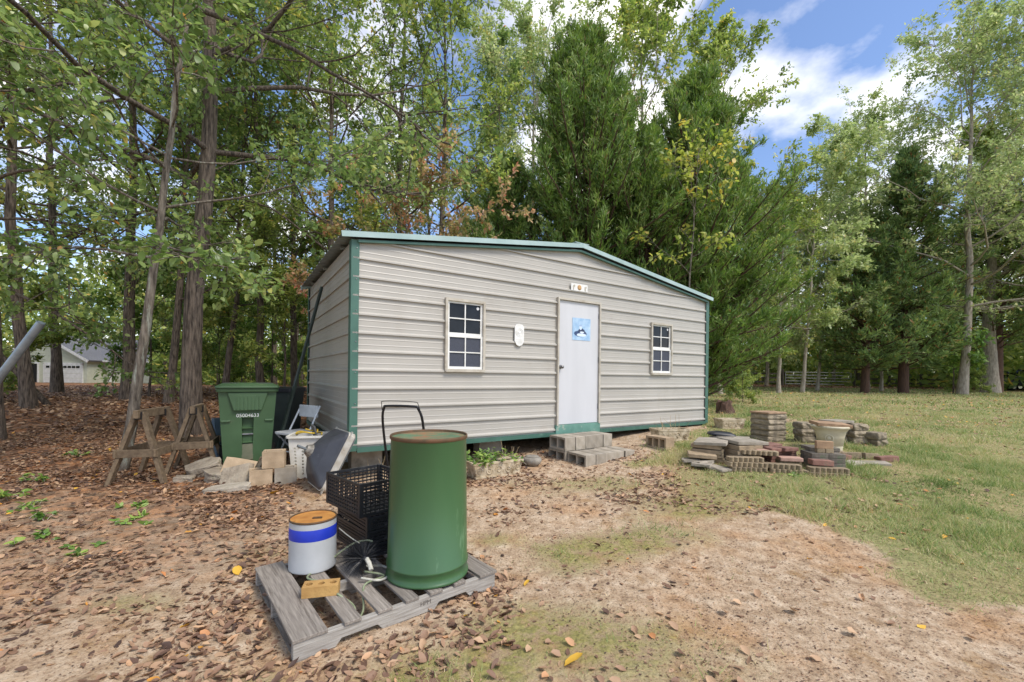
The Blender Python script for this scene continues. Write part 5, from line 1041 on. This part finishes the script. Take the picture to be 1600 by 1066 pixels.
for i, (v, x, y, s) in enumerate(((1, 15.8, 34, .8), (2, 16.5, 30, .8), (1, 30, 40, .95), (0, 40, 36, .9), (1, 22.5, 38, .85), (0, 10.5, 33, .75), (1, 44, 30, 1.0), (0, 26, 44, .8))): place_tree('poplar_tree', PV[v], gl(x, y), M_BARKPALE, M_OAK2, 'leafy tree in the belt beyond lawn and gate', i * 2.1, s, 'tree belt beyond the lawn')
place_tree('oak_tree', tree_meshes('bigr', 310, 16, .42, .32, 5.4, .22, nl=26, ns=8, nt_=6, m_=12), gl(31.5, 28.3), M_BARKPALE, M_OAK2, 'thick grey-trunked tree left of the parked dark car', 1)
place_tree('gum_sapling', tree_meshes('gum', 311, 7.2, .04, .45, 1.8, .15, nl=13, ns=5, nt_=4, m_=4, kleaf=6, lean=(.06, 0)), gl(4.55, 11.6), M_BARKLICH, M_YEL, 'thin sapling with sparse yellowing leaves in front of the cedars')
place_tree('shrub', tree_meshes('maple', 312, 3.6, .04, .3, 1.6, .24, nl=13, ns=5, nt_=4, m_=5), gl(26.2, 25.5), M_BARK, M_SHRUB, 'light green large-leaved sapling beside the browning cedar trunk', 0, 1, None, 'shrub')
for i, (x, y, s) in enumerate(((36.6, 27, .7), (30, 27.5, .55), (29, 28, .5), (38.5, 27, .9), (10.2, 19.5, .6), (11.5, 24, .8), (13.2, 31, 1.0), (8.6, 16, .5))):
    place_tree('shrub', SAP[2], gl(x, y, -.3), M_BARK, M_SHRUB, 'low leafy bush along the edge of the lawn', i * 1.1, s, 'bushes along the lawn edge', 'shrub')
# stump and brush at the shed's far corner
mb = MB().lathe([(.26, -.1), (.2, .1), (.17, .25), (.17, .34), (.1, .3), (0, .2)], 14, (0, 0, 0), sx=1.1, sy=.8); q_ = random.Random(4)
mb.v = [(x * q_.uniform(.75, 1.25), y * q_.uniform(.75, 1.25), z + (q_.uniform(-.05, .05) if z > .2 else 0)) for x, y, z in mb.v]
st = mb.build('tree_stump', M_BARKRED, None, gl(5.75, 11.6)); tag(st, 'ragged dark stump beside the broad cedar near the shed corner', 'stump')

# far wood, one mass
def far_woods():
    r = np.random.default_rng(77); n = 130000; th = r.uniform(-1.02, 1.02, n); d = r.uniform(38, 66, n); x = np.sin(th) * d * 1.25; y = np.cos(th) * d * 1.1 + 4
    hmax = 7 + 8 * fbm(x * .12, d * .05 + 3, 5); clump = fbm(x * .5, y * .3, 31); z = np.where(r.uniform(0, 1, n) < .4, r.uniform(0, 4.5, n), r.uniform(0, 1, n) ** .85 * hmax); z = np.maximum(z, .15)
    keep = ((clump > .36) | (z < 4)) & ~((x / y < -.84) & (x / y > -1.3) & (y < 62) & (z < 8)); x, y, z = x[keep], y[keep], z[keep]; n = len(x)
    C = np.stack([x, y, hgt(x, y) + z], -1); sz = r.uniform(.35, .75, n)
    e = 22000; xe = r.uniform(-105, -42, e); ye = r.uniform(61, 76, e); C = np.concatenate([C, np.stack([xe, ye, r.uniform(0, 1, e) * (10 + 8 * fbm(xe * .1, ye * .1, 9))], -1)]); sz = np.concatenate([sz, r.uniform(.5, 1.0, e)]); n = n + e
    V_, T_, ti = leaves_geo(C, r.normal(size=(n, 3)), r.normal(0, .5, (n, 3)) + [0, 0, 1], sz, sz * .6, np.clip(r.beta(2, 2, n) + r.normal(0, .1, n), 0, 1), 4)
    tag(link('far_woods', np_mesh('far_woods', V_, T_, ti), M_FAR), 'mass of far green woodland foliage behind the nearer trees', 'woodland', kind='stuff')
    m_ = 110; th = r.uniform(-1.0, 1.0, m_); d = r.uniform(30, 60, m_); x = np.sin(th) * d * 1.2; y = np.cos(th) * d + 6; ok = ~((x / y < -.84) & (x / y > -1.3) & (y < 62)) & ~((x > 12) & (y < 39)) ; x, y = x[ok], y[ok]; m_ = len(x)
    S = np.stack([x, y, hgt(x, y) - .2], -1); P = grow(r, S, np.tile([0, 0, 1.0], (m_, 1)) + r.normal(0, .04, (m_, 3)), r.uniform(9, 16, m_), 6, .1, .04)
    V_, T_ = tubes_geo(P, r.uniform(.09, .22, m_)[:, None] * np.linspace(1, .4, 6)[None], 7); tag(link('far_trunks', np_mesh('far_trunks', V_, T_, smooth=True), M_BARK), 'mass of far tree trunks in the woodland', 'woodland', kind='stuff')
far_woods()

# ------------------------------------------------------------------ house, fence, gate, cars
hs_ = empty('neighbour_house', (-54.5, 50, 0.0), 0, 'pale sided house with grey roof and garage doors seen through the wood', 'house')
MB().prism([(-5, 0), (5, 0), (5, 2.75), (0, 5.5), (-5, 2.75)], 0, 9).build('gable_wall', M_HOUSE, hs_)
MB().box((10, 6, 1.4), (10, 8, 2.8)).build('wing_wall', M_HOUSE, hs_)
for s in (-1, 1): MB().beam((s * 5.5, 4.4, 2.58), (0, 4.4, 5.66), 9.6, .18).build('roof', M_SHINGLE, hs_)
MB().add([(4.8, 1.5, 2.75), (15.6, 1.5, 2.75), (15.6, 6, 5.5), (1.0, 6, 5.5), (4.8, 1.5, 2.6), (15.6, 1.5, 2.6), (15.6, 10.5, 2.6), (4.8, 10.5, 2.6), (15.6, 10.5, 2.75), (4.8, 10.5, 2.75)], [(0, 1, 2, 3), (4, 5, 1, 0), (2, 8, 9, 3), (1, 5, 6, 8, 2), (9, 8, 6, 7)]).build('roof', M_SHINGLE, hs_)
for s in (-1, 1): MB().beam((s * 5.5, -.4, 2.5), (0, -.4, 5.58), .08, .28).build('rake_board', M_WHITE, hs_)
MB().box((10.2, 1.4, 2.6), (10.6, .1, .22)).build('fascia', M_WHITE, hs_)
gd = MB().box((2.3, -.06, 1.1), (4.2, .08, 2.15)).build('garage_door', M_WHITE, hs_)
for k in range(8): MB().box((.55 + k * .5, -.11, 1.85), (.4, .02, .26)).build('pane', M_CARGL, gd)
for z in (.55, 1.1, 1.6): MB().box((2.3, -.105, z), (4.2, .012, .03)).build('panel_groove', M_HOUSE, gd)
MB().box((2.3, -.05, 2.26), (4.6, .1, .16)).box((.08, -.05, 1.1), (.16, .1, 2.3)).box((4.52, -.05, 1.1), (.16, .1, 2.3)).build('door_trim', M_WHITE, hs_)
MB().box((-2.4, -.03, 1.1), (3.4, .1, 2.15)).build('doorway_shade_panel', M_DOORSHADE, hs_)  # solid slab on the wall, the open doorway's shade painted as dark colour
MB().box((-2.4, -.05, 2.26), (3.8, .12, .16)).box((-.62, -.05, 1.1), (.14, .12, 2.15)).box((-4.18, -.05, 1.1), (.14, .12, 2.15)).build('door_trim', M_WHITE, hs_)
for k in range(9): MB().box((0, -.012, 2.6 + k * .28), (10 - k * 1.0, .024, .03)).build('lap_board', M_WHITE if k < 0 else M_HOUSE, hs_)
MB().box((5.9, 1.96, 1.3), (.2, .12, 2.4)).build('corner_board', M_WHITE, hs_)
gt = empty('metal_gate', gl(24.2, 38), 0, 'galvanised five-bar metal gate across the far track', 'gate'); gw = 5.8
for k in range(5): MB().tube([(0, 0, .2 + k * .26), (gw, 0, .2 + k * .26)], .032, 8).build('rail', M_GALV, gt)
for x in (0, gw / 2, gw): MB().tube([(x, 0, .17), (x, 0, 1.27)], .034, 8).build('upright', M_GALV, gt)
for x in (-.28, gw + .28): MB().tube([(x, 0, -.3), (x, 0, 1.5)], .11, 10).build('post', M_FENCE, gt)
def fence(x0, x1, y0, y1, label):
    t = empty('rail_fence', gl(x0, y0), 0, label, 'fence'); n = max(2, int(abs(x1 - x0) / 2.4))
    for i in range(n + 1): q = i / n; MB().box(((x1 - x0) * q, (y1 - y0) * q, .55 + G(x0 + (x1 - x0) * q, y0 + (y1 - y0) * q) - G(x0, y0)), (.13, .13, 1.5)).build('post', M_FENCE, t)
    for i in range(n):
        for z in (.35, .72, 1.1): a, b_ = i / n, (i + 1) / n; MB().beam(((x1 - x0) * a, (y1 - y0) * a - .08, z), ((x1 - x0) * b_ - .01, (y1 - y0) * b_ - .08, z), .03, .13).build('rail', M_FENCE, t)
    return t
fence(23.6, 15.5, 38, 38.5, 'weathered wooden rail fence running left from the metal gate'); fence(30.6, 46, 38, 36.5, 'weathered wooden rail fence running right from the metal gate')
def car(loc, rz, paint, label):
    t = empty('parked_car', loc, rz, label, 'car'); L, W = 4.7, 1.85
    pr = [(-2.35, .45), (-2.33, .95), (-2.2, 1.08), (-1.3, 1.12), (-.75, 1.62), (1.7, 1.68), (2.2, 1.15), (2.34, .95), (2.35, .45)]
    def sec(ins, top): return pr
    body = MB().prism([(-2.35, .35), (2.35, .35), (2.36, .95), (2.25, 1.08), (-1.2, 1.1), (-2.25, 1.0), (-2.36, .8)], -W / 2, W / 2).build('body', paint, t, bevel=.05)
    MB().loft([[(-1.25, -W / 2 + .06, 1.09), (2.2, -W / 2 + .06, 1.09), (2.2, W / 2 - .06, 1.09), (-1.25, W / 2 - .06, 1.09)], [(-.55, -W / 2 + .2, 1.66), (1.85, -W / 2 + .2, 1.66), (1.85, W / 2 - .2, 1.66), (-.55, W / 2 - .2, 1.66)]]).build('cabin', paint, t, bevel=.05)
    for sy in (-1, 1):
        for x0, x1 in ((-.78, .1), (.18, 1.0), (1.08, 1.75)):
            y0, y1 = sy * (W / 2 - .055), sy * (W / 2 - .185); MB().add([(x0 - (.22 if x0 < -.5 else 0), y0 - sy * .01, 1.14), (x1 + (.06 if x1 > 1.5 else 0), y0 - sy * .01, 1.14), (x1, y1, 1.58), (x0 + .1 * (x0 < -.5), y1, 1.58)], [(0, 1, 2, 3)]).build('side_window', M_CARGL, t, (0, sy * .012, 0))
        MB().box((.3, sy * (W / 2 + .004), 1.1), (3.2, .012, .025)).build('trim_strip', M_CHROME, t)
        for x in (-1.45, 1.4):
            wh = MB().lathe([(0, -.11), (.24, -.11), (.33, -.09), (.35, -.05), (.35, .05), (.33, .09), (.24, .11), (0, .11)], 28, M=Matrix.Rotation(R(90), 3, 'X')).build('wheel', M_TYRE, t, (x, sy * (W / 2 - .08), .35)); MB().lathe([(0, -.115), (.21, -.115), (.21, .115), (0, .115)], 20, M=Matrix.Rotation(R(90), 3, 'X')).build('rim', M_CHROME, wh)
        MB().box((-2.3, sy * .68, .82), (.14, .34, .15)).build('headlight', M_CHROME, t, bevel=.02); MB().box((2.33, sy * .75, .9), (.08, .2, .24)).build('tail_light', M_LAMP, t, bevel=.01)
    MB().add([(-1.2, -.78, 1.13), (-1.2, .78, 1.13), (-.6, .68, 1.63), (-.6, -.68, 1.63)], [(0, 1, 2, 3)]).build('windscreen', M_CARGL, t, (-.02, 0, .015))
    MB().box((-2.36, 0, .5), (.1, W - .2, .2)).build('bumper', M_BLACKPL, t, bevel=.03); return t
car(gl(39.9, 34.0, -.02), R(4), M_CARDK, 'dark grey sport utility car parked beyond the bushes right of the thick trunk')
car(gl(42.0, 40.0, -.05), R(68), M_CARDK, 'second dark car glimpsed behind the thick tree trunk')

# ------------------------------------------------------------------ fallen leaves, grass, ground plants
def scatter_leaves():
    r = np.random.default_rng(9); out_ = []
    def reg(n, x0, x1, y0, y1, dens, size, tp):
        x = r.uniform(x0, x1, n); y = r.uniform(y0, y1, n); g, l, m_ = zones(x, y); pch = fbm(x * 1.7, y * 1.7, 61); keep = r.uniform(0, 1, n) < dens(x, y, g, l, pch); out_.append((x[keep], y[keep], np.full(keep.sum(), size), np.full(keep.sum(), tp)))
    reg(60000, -9, -1.2, 1.4, 9, lambda x, y, g, l, p: np.clip(l * 1.1 * (.2 + .8 * sm((p - .34) / .25)) + .03, 0, 1), .05, 0)
    reg(14000, -3.2, 1.6, 1.5, 4.6, lambda x, y, g, l, p: .04 + .34 * sm((p - .5) / .18) * sm((.9 - x) / 1.2), .045, 0)
    reg(5000, -2.0, .5, 1.6, 3.6, lambda x, y, g, l, p: .75 * sm(1.3 - np.abs(np.hypot((x + .95), (y - 2.6)) - .75) / .26), .052, 0)
    reg(16000, -1.0, 4.6, 4.2, 7.2, lambda x, y, g, l, p: .1 + .55 * sm((p - .46) / .16), .05, 0)
    reg(30000, 1.5, 12, 2.4, 14, lambda x, y, g, l, p: (.08 + .34 * sm((p - .53) / .12)) * (.25 + .75 * g), .048, 1)
    reg(45000, -26, -2.5, 8, 26, lambda x, y, g, l, p: .8, .11, 0)
    reg(16000, 3, 40, 10, 40, lambda x, y, g, l, p: .35 + .5 * sm((p - .5) / .15), .09, 1)
    reg(9000, 10, 45, 33, 40, lambda x, y, g, l, p: .9, .15, 0)
    x, y, s, tp = (np.concatenate([o[i] for o in out_]) for i in range(4))
    # none inside the shed's footprint beyond its front edge
    cs, sn = math.cos(SA), math.sin(SA); u = (x - SO.x) * cs + (y - SO.y) * sn; v = -(x - SO.x) * sn + (y - SO.y) * cs; ok = ~((u > 0) & (u < SL) & (v > .5) & (v < SW))
    pa = (x - PO.x) * math.cos(PA) + (y - PO.y) * math.sin(PA); pb = -(x - PO.x) * math.sin(PA) + (y - PO.y) * math.cos(PA)
    x, y, s, tp = x[ok], y[ok], s[ok], tp[ok]; n = len(x); z = hgt(x, y) + micro(x, y) + .004 + r.uniform(0, .012, n) * (zones(x, y)[1] > .3) + .02 * (np.hypot(x, y) > 12)
    a = r.uniform(0, 2 * np.pi, n); D = np.stack([np.cos(a), np.sin(a), r.normal(0, .14, n)], -1); N = np.stack([r.normal(0, .3, n), r.normal(0, .3, n), np.ones(n)], -1); sz = s * r.uniform(.5, 1.3, n)
    ti = np.clip(r.beta(1.6, 1.9, n) * .82 + .0, 0, 1); ti = np.where(r.uniform(0, 1, n) < .016, r.uniform(.8, 1, n), ti); ti = np.where((tp > 0) & (r.uniform(0, 1, n) < .5), np.clip(ti + .3, 0, 1), ti)
    fo = r.uniform(-.05, .4, (n, 1)); cu_ = r.uniform(-.08, .4, n); wd = sz * r.uniform(.4, .7, n); P_ = np.stack([x, y, z], -1); nr = np.hypot(x, y) < 6.2
    A_ = leaves_geo(P_[nr], D[nr], N[nr], sz[nr] * 1.05, wd[nr], ti[nr], 11, fo[nr], cu_[nr]); B_ = leaves_geo(P_[~nr], D[~nr], N[~nr], sz[~nr], wd[~nr], ti[~nr], 6, fo[~nr], cu_[~nr])
    V_, T_ = merge([A_[:2], B_[:2]]); t2 = np.concatenate([A_[2], B_[2]])
    tag(link('fallen_leaves', np_mesh('fallen_leaves', V_, T_, t2), M_LEAFY), 'brown fallen leaves strewn over the ground', 'leaves', kind='stuff')
scatter_leaves()
def debris():
    r = np.random.default_rng(29); n = 70000; x = r.uniform(-4.5, 5.5, n); y = 1.5 + 6 * r.uniform(0, 1, n) ** 1.3; g, l, m_ = zones(x, y); p = fbm(x * 2.2, y * 2.2, 91)
    k = r.uniform(0, 1, n) < np.clip(.25 + 1.2 * sm((p - .42) / .2), 0, 1) * (1 - .6 * g); x, y = x[k], y[k]; n = len(x); a = r.uniform(0, 6.28, n)
    D = np.stack([np.cos(a), np.sin(a), r.normal(0, .12, n)], -1); straw = r.uniform(0, 1, n) < .45; sz = np.where(straw, r.uniform(.02, .06, n), r.uniform(.006, .02, n)); wd = np.where(straw, .0022, sz * .6)
    ti = np.where(straw, r.uniform(.45, .78, n), r.uniform(0, .6, n)); V_, T_, t2 = leaves_geo(np.stack([x, y, hgt(x, y) + micro(x, y) + .003], -1), D, np.stack([r.normal(0, .3, n), r.normal(0, .3, n), np.ones(n)], -1), sz, wd, ti, 4, .25)
    tag(link('ground_debris', np_mesh('ground_debris', V_, T_, t2), M_LEAFY), 'bits of straw and crumbled leaf strewn on the dirt', 'debris', kind='stuff')
debris()
def grass():
    r = np.random.default_rng(19); parts = []
    for n, x0, x1, y0, y1, h, wd in ((190000, .9, 7.5, 1.9, 7, .06, .006), (100000, 1.5, 14, 6.5, 14, .065, .011), (60000, 3, 34, 13, 34, .07, .03)):
        x = r.uniform(x0, x1, n); y = r.uniform(y0, y1, n); g, l, m_ = zones(x, y); p = fbm(x * 2.1, y * 2.1, 71); k = r.uniform(0, 1, n) < np.clip(g * (.35 + 1.1 * sm((p - .32) / .3)) + .12 * m_ * (p > .5), 0, 1); parts.append((x[k], y[k], np.full(k.sum(), h), np.full(k.sum(), wd)))
    n = 26000; x = r.uniform(-1.4, 2.4, n); y = r.uniform(1.6, 5.6, n); g, l, m_ = zones(x, y); p = fbm(x * 3, y * 3, 73); k = r.uniform(0, 1, n) < np.clip(m_ * sm((p - .42) / .15), 0, 1) * .9 + .01; parts.append((x[k], y[k], np.full(k.sum(), .035), np.full(k.sum(), .004)))
    x, y, h, wd = (np.concatenate([q[i] for q in parts]) for i in range(4)); n = len(x)
    D = np.stack([r.normal(0, .65, n), r.normal(0, .65, n), np.ones(n)], -1)
    ti = np.clip(r.beta(2, 2.4, n) + .14 + (fbm(x * .8, y * .8, 81) - .5) * .9, 0, 1)
    V_, T_, t2 = leaves_geo(np.stack([x, y, hgt(x, y) + micro(x, y) - .004], -1), D, r.normal(size=(n, 3)), h * (.45 + 1.3 * sm((fbm(x * 3.5, y * 3.5, 87) - .4) / .3)) * r.uniform(.4, 1.4, n), wd * r.uniform(.7, 1.3, n), ti, 3)
    tag(link('lawn_grass', np_mesh('lawn_grass', V_, T_, t2), M_GRASS), 'thin short lawn grass mixed with straw', 'grass', kind='stuff')
grass()
# single leaves that stand out
def leaf_obj(x, y, size, tint, rz, label, group=None, curl=.25):
    V_, T_, t2 = leaves_geo(np.zeros((1, 3)), np.array([[1.0, 0, .08]]), np.array([[0.1, .2, 1.0]]), np.array([size]), np.array([size * .72]), np.array([tint]), 11, .2, np.array([curl]))
    return tag(link('fallen_leaf', np_mesh('fallen_leaf', V_, T_, t2, True), M_LEAFY, None, (x, y, G(x, y) + float(micro(np.array(x), np.array(y))) + .006), (0, 0, rz)), label, 'leaf', group)
leaf_obj(.27, 2.08, .11, 1.0, .4, 'large bright yellow leaf lying on mossy grass')
leaf_obj(-1.86, 2.95, .09, 1.0, 2.4, 'yellow-orange leaf on the sandy leaf litter left of the pallet')
leaf_obj(.1, 2.86, .06, 1.0, 1.0, 'small yellow leaf beside the right corner of the pallet')
leaf_obj(-2.65, 4.72, .1, .97, .2, 'orange leaf in front of the stacked concrete blocks')
r = random.Random(3)
for i in range(70):
    x, y = r.uniform(-1.6, 1.1), r.uniform(1.72, 2.3)
    if abs(x + .6) < .5 and y > 2.0: continue
    leaf_obj(x, y, r.uniform(.035, .065), r.uniform(.2, .85), r.uniform(0, 6.3), 'curled brown leaf lying in the foreground before the pallet', 'brown leaves in the foreground', r.uniform(-.1, .4))
for i in range(8):
    x, y = r.uniform(.9, 2.6), r.uniform(1.9, 2.9); leaf_obj(x, y, r.uniform(.05, .08), r.uniform(.55, .75), r.uniform(0, 6.3), 'pale tan leaf alone on the bare pinkish dirt', 'pale leaves on the bare dirt')
# small green seedlings in the litter
for i, (x, y, s) in enumerate(((-4.75, 4.15, 1.2), (-4.3, 3.95, 1.0), (-4.6, 3.55, .9), (-3.8, 4.3, .7), (-5.2, 4.5, 1.2), (-3.9, 3.5, .8), (-3.4, 3.9, .6), (-5.6, 5.1, 1.3), (-6.3, 6.2, 1.4), (-3.3, 3.3, .6))):
    plant('seedling', gl(x, y), 36, .13 * s, .35, M_SHRUB, 'low green seedling growing through the leaf litter', .06, seed=90 + i)['group'] = 'seedlings in the leaf litter'
